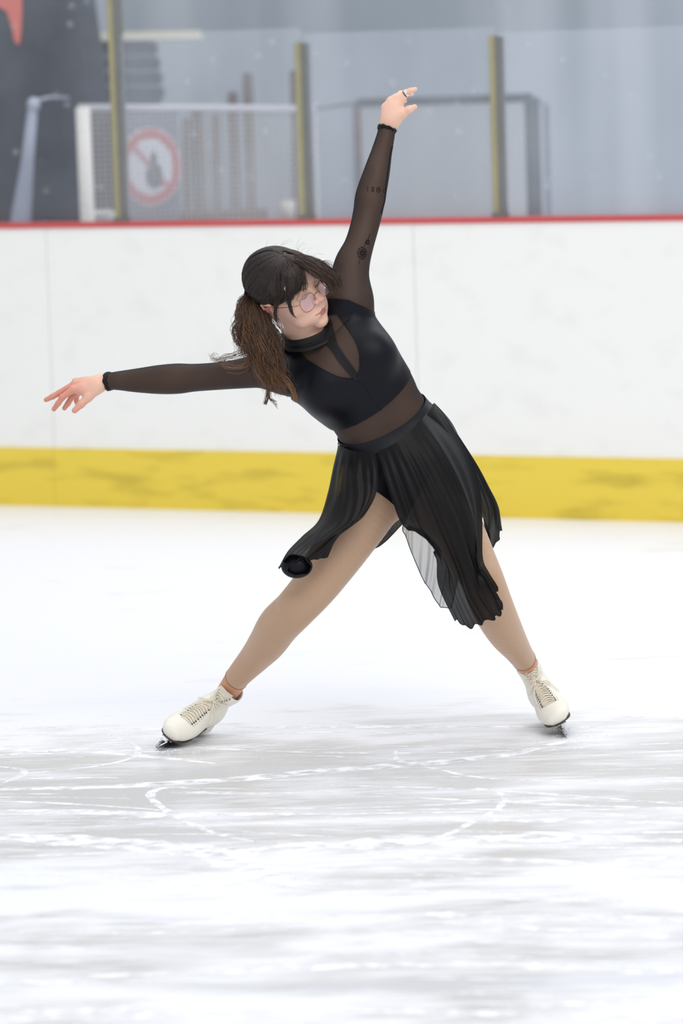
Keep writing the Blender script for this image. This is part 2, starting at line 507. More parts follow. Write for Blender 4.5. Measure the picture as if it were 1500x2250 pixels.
def haze_glass(name, alpha, col):
    m, N, L, B = mat_new(name); tc = N.new('ShaderNodeTexCoord')
    n = N.new('ShaderNodeTexNoise'); n.inputs['Scale'].default_value = 2.2; n.inputs['Detail'].default_value = 6; L.new(tc.outputs['Object'], n.inputs['Vector'])
    v = N.new('ShaderNodeTexVoronoi'); v.inputs['Scale'].default_value = 9; L.new(tc.outputs['Object'], v.inputs['Vector'])
    sp = N.new('ShaderNodeMapRange'); sp.inputs['From Min'].default_value = .10; sp.inputs['From Max'].default_value = .16; sp.inputs['To Min'].default_value = .12; sp.inputs['To Max'].default_value = 0
    L.new(v.outputs['Distance'], sp.inputs['Value'])
    r = N.new('ShaderNodeMapRange'); r.inputs['From Min'].default_value = .3; r.inputs['From Max'].default_value = .75
    r.inputs['To Min'].default_value = alpha*.75; r.inputs['To Max'].default_value = alpha*1.5; L.new(n.outputs['Fac'], r.inputs['Value'])
    ad = N.new('ShaderNodeMath'); ad.operation = 'ADD'; L.new(r.outputs['Result'], ad.inputs[0]); L.new(sp.outputs['Result'], ad.inputs[1])
    L.new(ad.outputs[0], B.inputs['Alpha']); B.inputs['Base Color'].default_value = (*col, 1); B.inputs['Roughness'].default_value = .35
    B.inputs['Specular IOR Level'].default_value = .3
    return m
M_pane = haze_glass('scuffed_glass', .15, srgb(205, 212, 222)); M_pane2 = haze_glass('clearer_scuffed_glass', .075, srgb(205, 212, 222))
gl = [(-560, 264, -90, 'scuffed glass pane left of the tallest post'), (268, 671, 68, 'scuffed glass pane in front of the round sign and brown poles'),
      (675, 1096, 66, 'scuffed glass pane behind the raised arm'), (1100, 2100, 64, 'scuffed glass pane right of the rightmost post')]
for a, b, ty, lb in gl:
    sa, sb = height_at(a, 400, .04)[1], height_at(b, 400, .04)[1]; zt = height_at((max(a, 0)+min(b, 1500))/2, ty, .04)[0]
    mb = MB(); bbox(mb, sa+.003, sb-.003, .036, .046, HB, zt)
    mb.build('glass_pane', M_pane2 if a < 0 else M_pane, barrier, smooth=False)

# ---- behind the glass
YW = 19.2
def D(px, py, y): return P(px, py, y-Y0)
m, N, L, B = mat_new('grey_wall'); tc = N.new('ShaderNodeTexCoord'); mp = N.new('ShaderNodeMapping'); mp.inputs['Scale'].default_value = (1, 1, .06)
n = N.new('ShaderNodeTexNoise'); n.inputs['Scale'].default_value = 2.6; n.inputs['Detail'].default_value = 3
L.new(tc.outputs['Object'], mp.inputs[0]); L.new(mp.outputs[0], n.inputs['Vector'])
cr = N.new('ShaderNodeValToRGB'); cr.color_ramp.elements[0].position = .38; cr.color_ramp.elements[0].color = (*srgb(150, 160, 170), 1)
cr.color_ramp.elements[1].position = .6; cr.color_ramp.elements[1].color = (*srgb(176, 184, 194), 1)
L.new(n.outputs['Fac'], cr.inputs[0]); L.new(cr.outputs[0], B.inputs['Base Color']); B.inputs['Roughness'].default_value = .6
M_wall = m
mb = MB(); mb.box((0, YW+.1, 3.5), (14, .1, 3.5)); set_props(mb.build('wall_back', M_wall, smooth=False), kind='structure', label='blue-grey hall wall far behind the glass')

# dark covered bulk
def cloth_dark():
    m, N, L, B = mat_new('navy_cover'); tc = N.new('ShaderNodeTexCoord'); n = N.new('ShaderNodeTexNoise'); n.inputs['Scale'].default_value = 5; n.inputs['Detail'].default_value = 6
    L.new(tc.outputs['Object'], n.inputs['Vector']); c = N.new('ShaderNodeValToRGB')
    c.color_ramp.elements[0].position = .4; c.color_ramp.elements[0].color = (*srgb(20, 26, 40), 1); c.color_ramp.elements[1].position = .7; c.color_ramp.elements[1].color = (*srgb(40, 46, 62), 1)
    L.new(n.outputs['Fac'], c.inputs[0]); L.new(c.outputs[0], B.inputs['Base Color']); B.inputs['Roughness'].default_value = .7
    bp = N.new('ShaderNodeBump'); bp.inputs['Distance'].default_value = .03; L.new(n.outputs['Fac'], bp.inputs['Height']); L.new(bp.outputs['Normal'], B.inputs['Normal'])
    return m
M_dark = cloth_dark(); yb = 17.15
cov = empty('covered_machine', D(80, 700, yb)*np.array([1, 1, 0]), 'tall dark navy covered bulk at the left edge behind the glass', 'covered machine')
prof = [(-520, 1330), (-500, 120), (-470, -60), (-380, -160), (40, -170), (160, -120), (196, -20), (206, 60), (216, 130), (224, 220), (236, 360), (246, 480), (258, 1330)]
V = []; nn_ = len(prof); zs = []
rows = 9
for j in range(rows):
    t = j/(rows-1); y = yb+.7*t; sc = 1-.10*abs(2*t-1)**3
    for i, (x, yy) in enumerate(prof):
        cx, cy = -120, 400
        q = D(cx+(x-cx)*sc, cy+(yy-cy)*sc if yy < 1300 else yy, yb); q[1] = y; q[2] = max(q[2], 0.0)
        V.append(q)
Fc = [(j*nn_+i, j*nn_+i+1, (j+1)*nn_+i+1, (j+1)*nn_+i) for j in range(rows-1) for i in range(nn_-1)]
Fc += [tuple(range(nn_))[::-1], tuple((rows-1)*nn_+i for i in range(nn_))]
link_mesh('cover', V, Fc, M_dark, cov, smooth=False)
def slab(name, px, y, th, mat, parent, label=None, smooth=False):
    f = [D(a, b, y) for a, b in px]; b_ = [q+np.array([0, th, 0]) for q in f]; n = len(px)
    Fc = [tuple(range(n)), tuple(range(n, 2*n))[::-1]]+[(i, (i+1) % n, n+(i+1) % n, n+i) for i in range(n)]
    o = link_mesh(name, f+b_, Fc, mat, parent, smooth)
    if label: o['label'] = label
    return o
slab('orange_patch', [(-60, -40), (46, -40), (48, 20), (46, 70), (42, 98), (32, 92), (26, 60), (14, 24), (-10, 12), (-60, 8)], yb-.03, .05,
     simple('faded_orange', srgb(205, 96, 78), .6, noise=.1, nscale=4), cov, 'faded red-orange patch')

# tube with a knob, left
M_pale = simple('pale_blue_grey_paint', srgb(152, 160, 178), .5, noise=.08, nscale=8)
t = empty('slanted_tube', D(45, 700, 16.9)*np.array([1, 1, 0]), 'pale blue-grey slanted tube with a rounded top in front of the dark bulk', 'tube')
foot_ = D(46, 480, 16.9); top_ = D(72, 236, 16.9); ext = foot_+(foot_-top_)*(foot_[2]/(top_[2]-foot_[2]))
mb = MB(); mb.tube([ext, foot_, D(60, 360, 16.9), top_], [.050, .046, .030, .022], 14); mb.build('pipe', M_pale, t)
mb = MB(); mb.ball(D(74, 230, 16.9), (.030, .03, .034), 14, 10); mb.tube([D(74, 222, 16.9), D(110, 214, 17.0), D(150, 215, 17.1)], .007, 8); mb.build('knob', simple('pale_knob', srgb(170, 178, 196), .4, noise=.05), t)

# white goal frame
M_white = simple('white_paint', srgb(226, 224, 220), .5, noise=.06, nscale=6)
def net_mat(name, col, a):
    m, N, L, B = mat_new(name); B.inputs['Base Color'].default_value = (*col, 1); B.inputs['Roughness'].default_value = .8
    tc = N.new('ShaderNodeTexCoord'); out = []
    for ax in ('X', 'Z'):
        w = N.new('ShaderNodeTexWave'); w.bands_direction = ax; w.inputs['Scale'].default_value = 14.0; L.new(tc.outputs['Object'], w.inputs['Vector'])
        r = N.new('ShaderNodeMapRange'); r.inputs['From Min'].default_value = 1-a; r.inputs['From Max'].default_value = 1.001-a; L.new(w.outputs['Fac'], r.inputs['Value']); out.append(r.outputs['Result'])
    k = N.new('ShaderNodeMath'); k.operation = 'MAXIMUM'; L.new(out[0], k.inputs[0]); L.new(out[1], k.inputs[1]); L.new(k.outputs[0], B.inputs['Alpha'])
    return m
M_net = net_mat('goal_netting', srgb(176, 174, 172), .13)
yg = 16.5
t = empty('goal_frame', D(400, 700, yg)*np.array([1, 1, 0]), 'white goal frame with a thick left post, around the round sign', 'goal frame')
def down(p): return np.array([p[0]+(0), p[1], 0.0])
a = D(182, 236, yg); mb = MB(); mb.tube([down(D(192, 480, yg)), D(192, 480, yg), a], .032, 16); mb.build('post', M_white, t, label='thick white post')
bR = D(690, 240, yg+.35)
mb = MB(); mb.tube([D(172, 237, yg), D(480, 238, yg+.2), bR], .0165, 12); mb.build('crossbar', simple('pale_crossbar', srgb(190, 190, 198), .5, noise=.06, nscale=5), t)
mb = MB(); mb.tube([down(bR), bR], .012, 10); mb.build('post', simple('thin_grey_post', srgb(165, 168, 172), .5, noise=.06), t, label='thin grey post')
q0, q1 = D(200, 246, yg), bR-np.array([0, 0, .02])
link_mesh('net', [q0, q1, down(q1), down(q0)], [(0, 1, 2, 3)], M_net, t, smooth=False)
t['_'] = 0; del t['_']

# dark rusty goal frame
M_rust = dirty('dark_rusty_steel', srgb(52, 62, 66), srgb(96, 62, 58), .9, (3, 3, 3), .6, 1.6)
M_rust2 = dirty('dark_rusty_post', srgb(72, 56, 60), srgb(104, 58, 56), .9, (3, 3, 3), .6, 1.6)
yd = 17.4
t = empty('goal_frame', D(980, 700, yd)*np.array([1, 1, 0]), 'dark rusty goal frame with netting behind the raised arm', 'goal frame')
cl, cr_ = D(783, 226, yd), D(1168, 214, yd)
mb = MB(); mb.tube([cl, cr_], .020, 12); mb.build('crossbar', M_rust, t)
mb = MB(); mb.tube([down(cl), cl], .019, 12); mb.build('post', M_rust2, t, label='reddish brown rusty post')
mb = MB(); mb.tube([down(cr_), cr_], .034, 12); mb.build('post', M_rust, t, label='thick dark green-grey post')
bl_ = D(690, 240, yd+.8); mb = MB(); mb.tube([cl, bl_, down(bl_)], .010, 10); mb.build('back_bar', M_alu, t)
br_ = D(1200, 232, yd+.8); mb = MB(); mb.tube([cr_, br_, down(br_)], .014, 10); mb.build('back_bar', M_pale, t, label='pale blue-grey bar')
link_mesh('net', [cl, cr_, down(cr_), down(cl)], [(0, 1, 2, 3)], M_net, t, smooth=False)

# white plank on the pile of dark mats
ym = 18.0
set_props(slab('plank', [(214, 70), (437, 67), (438, 86), (214, 90)], ym-.05, .5, simple('cream_plank', srgb(226, 224, 206), .6, noise=.06), None),
          'cream white plank lying on top of the dark folded mats', 'plank')
names_ = ['topmost dark folded mat, directly under the cream plank', 'second dark folded mat from the top of the pile', 'third dark folded mat from the top of the pile', 'fourth dark folded mat from the top of the pile']
y0_ = 90
for k in range(4):
    h = 33; xr = 338+k*5
    mm = simple('dark_mat', srgb(52+3*(k % 2), 62, 74), .7, noise=.15, nscale=10)
    px = [(222, y0_+k*h+2), (xr-6, y0_+k*h+1), (xr, y0_+k*h+10), (xr, y0_+k*h+24), (xr-6, y0_+k*h+31), (222, y0_+k*h+32)]
    o = slab('folded_mat', px, ym-.02*k, .45, mm, None); set_props(o, names_[k], 'mat', 'pile of dark folded mats')
    
zb = D(300, y0_+4*33+1, ym)[2]
t = empty('storage_cabinet', D(300, 700, ym)*np.array([1, 1, 0]), 'low dark brown cabinet carrying the pile of dark mats', 'cabinet')
xa, xb = D(205, 400, ym)[0], D(352, 400, ym)[0]
mb = MB(); mb.box(((xa+xb)/2, ym+.22, zb/2), ((xb-xa)/2, .26, zb/2)); mb.build('cabinet_body', dirty('brown_grey_wood', srgb(70, 66, 66), srgb(100, 88, 80), .8, (2, 2, 2), .7, 2), t, smooth=False)
mb = MB(); mb.box(((xa+xb)/2, ym-.05, zb/2), ((xb-xa)/2-.03, .012, zb/2-.05)); mb.build('cabinet_door', simple('dark_door', srgb(62, 60, 64), .7, noise=.2, nscale=6), t, smooth=False)

# round prohibition sign
ys = 16.95
t = empty('prohibition_sign', D(325, 700, ys)*np.array([1, 1, 0]), 'round red and white prohibition sign on a blue-grey board behind the left post', 'sign')
c0 = D(329, 366, ys); ang = math.radians(40)
sx = np.array([math.cos(ang), math.sin(ang), 0]); sn = np.array([math.sin(ang), -math.cos(ang), 0]); sz = np.array([0, 0, 1.])
S = 1/(F/ys)
def S3(x, z, o=0): return c0+sx*x+sz*z+sn*o
def disc(name, r0, r1, o, th, mat, parent, label=None):
    n = 64; V = []; mb = MB()
    a = np.linspace(0, 2*math.pi, n, endpoint=False)
    rs = [(r0, o), (r0, o+th), (r1, o+th), (r1, o)]
    for r, oo in rs: V += [S3(r*math.cos(x), r*math.sin(x), oo) for x in a]
    Fc = []
    for k in range(4):
        k2 = (k+1) % 4
        for i in range(n): Fc.append((k*n+i, k*n+(i+1) % n, k2*n+(i+1) % n, k2*n+i))
    if r0 < 1e-4: pass
    mb.add(V, Fc); ob = mb.build(name, mat, parent, smooth=False)
    if label: ob['label'] = label
    return ob
Rr = 82*S
V = [S3(x, z, o) for o in (0, -.02) for x, z in ((-.165, -.24), (.165, -.24), (.165, .235), (-.165, .235))]
link_mesh('backing_board', V, [(0, 1, 2, 3), (7, 6, 5, 4), (0, 4, 5, 1), (1, 5, 6, 2), (2, 6, 7, 3), (3, 7, 4, 0)], dirty('blue_grey_board', srgb(100, 110, 128), srgb(120, 122, 132), .6, rough=.6), t, smooth=False)
disc('white_disc', .0001, Rr*1.04, .001, .004, simple('sign_white', srgb(230, 232, 244), .5, noise=.03), t)
disc('red_ring', Rr*.76, Rr*1.0, .005, .003, simple('sign_red', srgb(196, 78, 80), .5, noise=.04), t)
mb = MB()
a1, a2 = math.radians(135), math.radians(-45); dv = np.array([math.cos(a1), math.sin(a1)]); pv = np.array([-dv[1], dv[0]])
w_ = .011; q = [dv*Rr*.78+pv*w_, dv*Rr*.78-pv*w_, -dv*Rr*.78-pv*w_, -dv*Rr*.78+pv*w_]
mb.add([S3(x[0], x[1], .0095) for x in q]+[S3(x[0], x[1], .0075) for x in q], [(0, 1, 2, 3), (7, 6, 5, 4), (0, 4, 5, 1), (1, 5, 6, 2), (2, 6, 7, 3), (3, 7, 4, 0)])
mb.build('slash', simple('sign_red_slash', srgb(206, 120, 126), .5, noise=.04), t, smooth=False)
M_fig = simple('sign_black', srgb(52, 56, 70), .5, noise=.04)
def plate(name, pts, o, th, mat, parent):
    n = len(pts); V = [S3(x, z, o+th) for x, z in pts]+[S3(x, z, o) for x, z in pts]
    return link_mesh(name, V, [tuple(range(n)), tuple(range(n, 2*n))[::-1]]+[(i, (i+1) % n, n+(i+1) % n, n+i) for i in range(n)], mat, parent, smooth=False)
fig = [(1.15*a_+.008, 1.1*b_) for a_, b_ in [(.012, .062), (.024, .036), (.022, .010), (.042, -.005), (.048, -.040), (.034, -.082), (.004, -.088), (-.022, -.070), (-.030, -.030), (-.014, .000), (-.008, .036)]]
plate('walking_figure', fig, .0060, .006, M_fig, t)
zc = c0[2]; mb = MB(); 
for sgn in (-1, 1):
    p = S3(sgn*.12, -.24, -.012); mb.tube([p, np.array([p[0], p[1], 0])], .014, 8)
mb.build('stand', M_alu, t)

# brown poles leaning at the wall, on a low brown beam
M_brown = dirty('weathered_brown_wood', srgb(92, 74, 66), srgb(78, 40, 36), .9, (1, 1, .5), .7, 4)
M_brown2 = dirty('weathered_grey_wood', srgb(98, 88, 80), srgb(78, 56, 48), .9, (1, 1, .5), .7, 5)
pl = [(410, 262, 412, 'short brown pole just right of the round sign, partly behind its board'), (434, 246, 442, 'short leaning brown pole with a red-brown lower end, second from the round sign'),
      (473, 252, 478, 'thin brown pole midway between sign and tallest pole'), (511, 204, 516, 'second tallest brown pole, left neighbour of the tallest one'),
      (544, 162, 552, 'tallest brown pole, standing alone left of the middle glass post'), (646, 156, 650, 'brown pole close behind the middle glass post')]
for k, (x, ty, xb_, lb) in enumerate(pl):
    y = 18.2; tp = D(x, ty, y+.12); bt = D(xb_, 470, y)
    fo = bt+(bt-tp)*(bt[2]/(tp[2]-bt[2]))
    r = [.022, .028, .022, .026, .026, .022][k]
    mb = MB(); mb.tube([fo, bt, (bt+tp)/2, tp], [r*1.1, r, r, r*.9], 10)
    set_props(mb.build('wooden_pole', M_brown if k % 2 else M_brown2, None), lb, 'pole', 'brown poles leaning at the hall wall')
xa, xb = D(395, 470, 17.5)[0], D(588, 470, 17.5)[0]; zt = D(500, 462, 17.5)[2]
mb = MB(); mb.box(((xa+xb)/2, 17.5, zt/2), ((xb-xa)/2, .12, zt/2)); set_props(mb.build('wooden_crate', M_brown2, None, smooth=False), 'brown wooden crate at the foot of the leaning poles', 'crate')
t = empty('bucket', D(632, 480, 17.6)*np.array([1, 1, 0]), 'small white bucket left of the middle glass post foot', 'bucket')
zz = D(632, 440, 17.6)[2]; c = D(632, 455, 17.6)
def lathe(mb, c, prof, n=28):
    V = []; 
    for r, z in prof: V += [(c[0]+r*math.cos(2*math.pi*k/n), c[1]+r*math.sin(2*math.pi*k/n), z) for k in range(n)]
    m_ = len(prof); mb.add(V, [(i*n+k, i*n+(k+1) % n, (i+1)*n+(k+1) % n, (i+1)*n+k) for i in range(m_-1) for k in range(n)]+[tuple(range(n))[::-1]])
mb = MB(); lathe(mb, c, [(.030, zz-.09), (.036, zz), (.034, zz), (.028, zz-.085)]); mb.build('pail', M_white, t)
mb = MB(); mb.tube([c+np.array([.036*math.cos(a), 0, zz-c[2]+.02*math.sin(a)]) for a in np.linspace(0, math.pi, 12)], .002, 6); mb.build('handle', M_alu, t)
mb = MB(); mb.box((c[0], 17.6, (zz-.09)/2), (.06, .08, (zz-.09)/2)); set_props(mb.build('plinth', M_alu, None, smooth=False), 'grey plinth under the small white bucket', 'plinth')
t = None
mb = MB()
cb = D(226, 474, 16.70); mb.ball(cb, (.060, .05, .030), 16, 10); mb.ball(cb+np.array([.035, 0, -.012]), (.05, .05, .02), 16, 10)
zb2 = cb[2]-.028
set_props(mb.build('cloth_bundle', simple('white_cloth', srgb(220, 222, 226), .8, noise=.06, nscale=20, bump=.5), None), 'white cloth bundle right of the thick white goal post', 'cloth')
mb = MB(); mb.box((cb[0], 16.70, zb2/2), (.10, .07, zb2/2)); set_props(mb.build('storage_box', simple('dark_box', srgb(70, 70, 76), .7, noise=.1), None, smooth=False), 'dark grey storage box under the white cloth bundle', 'box')

# ---- skate marks and snow on the ice
M_snow = simple('scraped_snow', srgb(246, 246, 250), .9, noise=.01, nscale=60)
def snow_alpha(t0=.38, t1=.62):
    m, N, L, B = mat_new('broken_snow_line'); B.inputs['Base Color'].default_value = (*srgb(247, 248, 252), 1); B.inputs['Roughness'].default_value = .9
    g = N.new('ShaderNodeNewGeometry'); n = N.new('ShaderNodeTexNoise'); n.inputs['Scale'].default_value = 18; n.inputs['Detail'].default_value = 6
    L.new(g.outputs['Position'], n.inputs['Vector']); r = N.new('ShaderNodeMapRange'); r.inputs['From Min'].default_value = t0; r.inputs['From Max'].default_value = t1
    L.new(n.outputs['Fac'], r.inputs['Value']); L.new(r.outputs['Result'], B.inputs['Alpha']); return m
M_line = snow_alpha(.30, .58); M_line2 = snow_alpha(.26, .56)
rng_ = np.random.RandomState(5)
mb = MB()
def ribbon(pts, w, z):
    p = np.asarray(pts, float); T = np.gradient(p, axis=0); T[:, 2] = 0; T /= np.linalg.norm(T, axis=1)[:, None]+1e-9
    s = np.stack([-T[:, 1], T[:, 0], 0*T[:, 0]], 1); n = len(p)
    w = w*(0.6+.7*rng_.rand(n))*np.sin(np.linspace(.08, math.pi-.08, n))**.4; w = np.convolve(np.r_[w[0], w, w[-1]], [.25, .5, .25], 'valid')
    V = [q for i in range(n) for q in (p[i]+s[i]*w[i], p[i]+[0, 0, z], p[i]-s[i]*w[i])]
    V = np.array(V)+[0, 0, .0002]
    mb.add(V, [f for i in range(n-1) for f in ((3*i, 3*i+1, 3*i+4, 3*i+3), (3*i+1, 3*i+2, 3*i+5, 3*i+4))])
def gpx(pts, w, n=60, z=.0015):
    w = w*(.6 if w < .03 else .8)
    c = catmull(pts, n); ribbon([G(*q) for q in c], w, z)
gpx([(1045, 1732), (1085, 1738), (1108, 1752), (1095, 1775), (1040, 1805), (990, 1830), (930, 1850), (830, 1857), (720, 1858), (610, 1850)], .016, 90)
gpx([(560, 1850), (470, 1830), (400, 1800), (350, 1770), (330, 1748), (345, 1735), (385, 1730), (440, 1735)], .020, 90)
gpx([(0, 1790), (380, 1787), (700, 1789), (1100, 1783), (1500, 1776)], .010, 120)
gpx([(0, 1735), (250, 1728), (520, 1712), (700, 1695), (900, 1680), (1100, 1660), (1240, 1630)], .045, 120)
gpx([(700, 1725), (900, 1730), (1100, 1738), (1300, 1752), (1500, 1768)], .016, 120)
gpx([(870, 1650), (866, 1662), (885, 1675), (960, 1690), (1100, 1712), (1500, 1718)], .016, 120)
gpx([(0, 1685), (45, 1690), (52, 1700), (30, 1712), (0, 1722)], .018, 60)
gpx([(0, 1838), (200, 1850), (450, 1872), (560, 1905), (620, 1950)], .09, 90)
gpx([(430, 1880), (600, 1868), (720, 1858), (950, 1850), (1200, 1840), (1500, 1848)], .07, 120)
gpx([(0, 1660), (160, 1645), (330, 1652), (400, 1648)], .012, 60)
gpx([(240, 1615), (300, 1640), (290, 1665), (200, 1685), (60, 1700)], .014, 60)
set_props(mb.build('skate_mark_curves', M_line2), 'bold white curved skate tracks and snow ridges on the ice before the skates', 'skate marks', kind='stuff'); mb = MB()
for k in range(150):
    x0 = rng_.uniform(-200, 1700); y = 1560+rng_.rand()**.9*700
    ln = rng_.uniform(150, 900); sl = rng_.uniform(-.04, .04); cv = rng_.uniform(-.00012, .00012)
    x = np.linspace(x0-ln/2, x0+ln/2, 40)
    pts = [G(a, y+(a-x0)*sl+cv*(a-x0)**2) for a in x]
    ribbon(pts, rng_.choice([.003, .004, .006, .010, .02]), .0008)
set_props(mb.build('skate_marks', M_line), 'fine straight white scratches all over the ice', 'skate marks', kind='stuff')
mb = MB()
for k in range(520):
    a = rng_.rand()
    px = rng_.uniform(-50, 1550); py = rng_.uniform(1590, 1900)
    if a < .25: px, py = rng_.normal(1245, 60), rng_.normal(1620, 14)
    elif a < .5: px, py = rng_.normal(400, 110), rng_.normal(1652, 12)
    q = G(px, py); r = rng_.uniform(.0006, .0018)
    mb.ball(q+[0, 0, r*.6], (r*1.3, r, r*.8), 6, 4)
set_props(mb.build('snow_crumbs', M_snow), 'tiny white ice shavings scattered round the skates', 'ice shavings', kind='stuff')

# ================================================================== THE SKATER
# ---- materials
M_skin = vcol('skin', rough=0.5, spec=0.35, sss=0.12, bump=0.05)
M_tights = simple('beige_tights', srgb(188, 154, 126), rough=0.42, noise=0.03, nscale=60, spec=0.4, sheen=0.15)
M_mesh = sheer('black_power_mesh', srgb(12, 10, 12), 0.60, 1.0, rough=0.55, blend=0.42)
M_navy = simple('navy_lycra', srgb(12, 13, 22), rough=0.46, noise=0.05, nscale=80, spec=0.20)
M_band = simple('navy_waistband', srgb(16, 17, 27), rough=0.46, noise=0.05, nscale=80, spec=0.32)
M_black = simple('black_trim', srgb(12, 12, 15), rough=0.6, noise=0.1, nscale=120, spec=0.3)
M_chif = sheer('black_chiffon', srgb(5, 5, 7), 0.90, 1.0, rough=0.5, sheen=0.02, blend=0.3)
M_chif_backlit = sheer('backlit_chiffon', srgb(70, 74, 76), 0.40, 0.95, rough=0.28, sheen=0.2, blend=0.35)  # black chiffon again, light through the cloth put into a greyer, clearer tone
M_hair = vcol('brown_hair', rough=0.38, spec=0.45)
M_leather = simple('white_leather', srgb(236, 232, 220), rough=0.45, noise=0.04, nscale=40, bump=0.15)
M_tongue = simple('cream_tongue', srgb(222, 214, 198), rough=0.6, noise=0.05, nscale=60, bump=0.2)
M_lace = simple('cream_lace', srgb(236, 228, 210), rough=0.8, noise=0.05, nscale=300)
M_sole = simple('brown_sole', srgb(84, 66, 56), rough=0.5, noise=0.15, nscale=60)
M_steel = simple('polished_steel', srgb(200, 202, 208), rough=0.18, metal=1.0, noise=0.04, nscale=50)
M_silver = simple('silver', srgb(225, 225, 228), rough=0.15, metal=1.0, noise=0.03, nscale=50)
M_gold = simple('brass_wire', srgb(150, 122, 84), rough=0.25, metal=1.0, noise=0.05, nscale=50)
M_ink = simple('tattoo_ink', srgb(58, 42, 42), rough=0.7, noise=0.1, nscale=80, spec=0.1)
M_eye = vcol('eyeball', rough=0.1, spec=0.6)
M_hole = simple('dark_eyelet', srgb(30, 24, 22), rough=0.5, noise=0.1, nscale=80)
def glass_mat(name, tint, alpha):
    m, N, L, B = mat_new(name)
    B.inputs['Base Color'].default_value = (*tint, 1); B.inputs['Roughness'].default_value = 0.03
    B.inputs['Specular IOR Level'].default_value = 0.8
    tc = N.new('ShaderNodeTexCoord'); nz = N.new('ShaderNodeTexNoise'); nz.inputs['Scale'].default_value = 20
    mr = N.new('ShaderNodeMapRange'); mr.inputs['To Min'].default_value = alpha*0.9; mr.inputs['To Max'].default_value = alpha*1.1
    L.new(tc.outputs['Object'], nz.inputs['Vector']); L.new(nz.outputs['Fac'], mr.inputs['Value'])
    L.new(mr.outputs['Result'], B.inputs['Alpha'])
    return m
M_lens = glass_mat('spectacle_lens', srgb(205, 190, 215), 0.16)

person = empty('person', P(790, 1640, 0.05),
               'skater in black mesh leotard, sheer skirt and glasses, lunging with both arms stretched out', 'person')

def sec(rows, pxa=True):
    c = [P(r[0], r[1], r[2]) for r in rows]
    ab = [(r[3]*MPP, r[4]*MPP) for r in rows]
    return c, ab
def PL(pts):
    return [P(*q) for q in pts]
def dirp(dx, dy):                 # direction in the plane facing the photographer
    return nrm(_r*dx-_u*dy)

# ---- body: one continuous surface
body = []
trows = [(866, 1062, .06, 92, 70), (878, 1022, .055, 122, 88), (872, 985, .05, 124, 90), (848, 940, .04, 107, 76), (829, 906, .03, 101, 72),
         (809, 874, .025, 107, 78), (768, 826, .02, 118, 86), (736, 787, .015, 118, 82), (713, 766, .018, 92, 58), (700, 752, .025, 58, 34)]
c, ab = sec(trows)
us = [dirp(.89, -.45)]*4+[dirp(.86, -.5), dirp(.83, -.56), dirp(.78, -.63), dirp(.76, -.65), dirp(.74, -.67), dirp(.74, -.67)]
body.append(loft(c, ab, us, k=.02, n=14))
# bust
body.append(ell(P(722, 858, -.045), (.058, .05, .058), k=.05))
body.append(ell(P(820, 784, -.040), (.052, .048, .056), k=.05))
# shoulders and trapezius
SL = P(618, 806, .02); SR = P(764, 655, .03)
body.append(cone(P(686, 770, .035), SL, .044, .046, k=.035))
body.append(cone(P(708, 745, .035), SR, .044, .050, k=.035))
body.append(cone(P(700, 790, .03), P(640, 822, .02), .062, .050, k=.05))
body.append(cone(P(752, 750, .03), P(768, 680, .03), .058, .050, k=.05))
# glutes
body.append(ell(P(835, 1040, .10), (.085, .08, .09), k=.05))
body.append(ell(P(918, 1000, .14), (.085, .08, .09), k=.05))
# legs
lrows = [(852, 1030, .03, 76, 76), (815, 1098, .005, 70, 72), (770, 1172, -.02, 62, 64), (725, 1240, -.045, 55, 57), (690, 1290, -.065, 49, 50),
         (648, 1338, -.065, 45, 45), (613, 1373, -.02, 45, 44), (588, 1411, .03, 41, 41), (561, 1444, .08, 34, 35), (525, 1484, .125, 27, 29),
         (505, 1513, .160, 25, 27), (478, 1550, .198, 21, 23)]
c, ab = sec(lrows)
body.append(loft(c, ab, [dirp(.8, .6)]*len(c), k=.045))
rrows = [(915, 998, .10, 76, 76), (955, 1075, .07, 70, 72), (1000, 1160, .02, 60, 62), (1035, 1225, -.02, 51, 53), (1060, 1275, -.04, 46, 48),
         (1080, 1330, .0, 46, 48), (1108, 1386, .07, 40, 42), (1136, 1428, .14, 30, 33), (1156, 1458, .19, 25, 27), (1170, 1488, .23, 24, 26), (1184, 1515, .243, 24, 26)]
c, ab = sec(rrows)
body.append(loft(c, ab, [dirp(.9, -.43)]*len(c), k=.045))
# knee caps
body.append(ell(P(642, 1326, -.10), (.024, .02, .028), k=.03))
body.append(ell(P(1062, 1272, -.075), (.024, .02, .028), k=.03))
# arms
arows = [(612, 810, .02, 42), (570, 815, .03, 37), (520, 822, .05, 32), (470, 827, .08, 30), (425, 830, .11, 30.5), (390, 832, .13, 33.5), (350, 834, .15, 32),
         (300, 836, .175, 26), (262, 836.5, .19, 20.5), (235, 838, .205, 17)]
c = [P(r[0], r[1], r[2]) for r in arows]; ab = [(r[3]*MPP*.95, r[3]*MPP) for r in arows]
body.append(loft(c, ab, [dirp(0, 1)]*len(c), k=.035))
brows = [(764, 655, .03, 42), (768, 612, .04, 41), (774, 578, .05, 38), (788, 540, .06, 31.5), (800, 500, .075, 30.5), (808, 465, .09, 31.5), (814, 430, .10, 32.5),
         (827, 380, .12, 28), (838, 335, .145, 22), (846, 303, .16, 19), (851, 278, .17, 17)]
c = [P(r[0], r[1], r[2]) for r in brows]; ab = [(r[3]*MPP*.97, r[3]*MPP*.97) for r in brows]
body.append(loft(c, ab, [dirp(1, .2)]*len(c), k=.035))
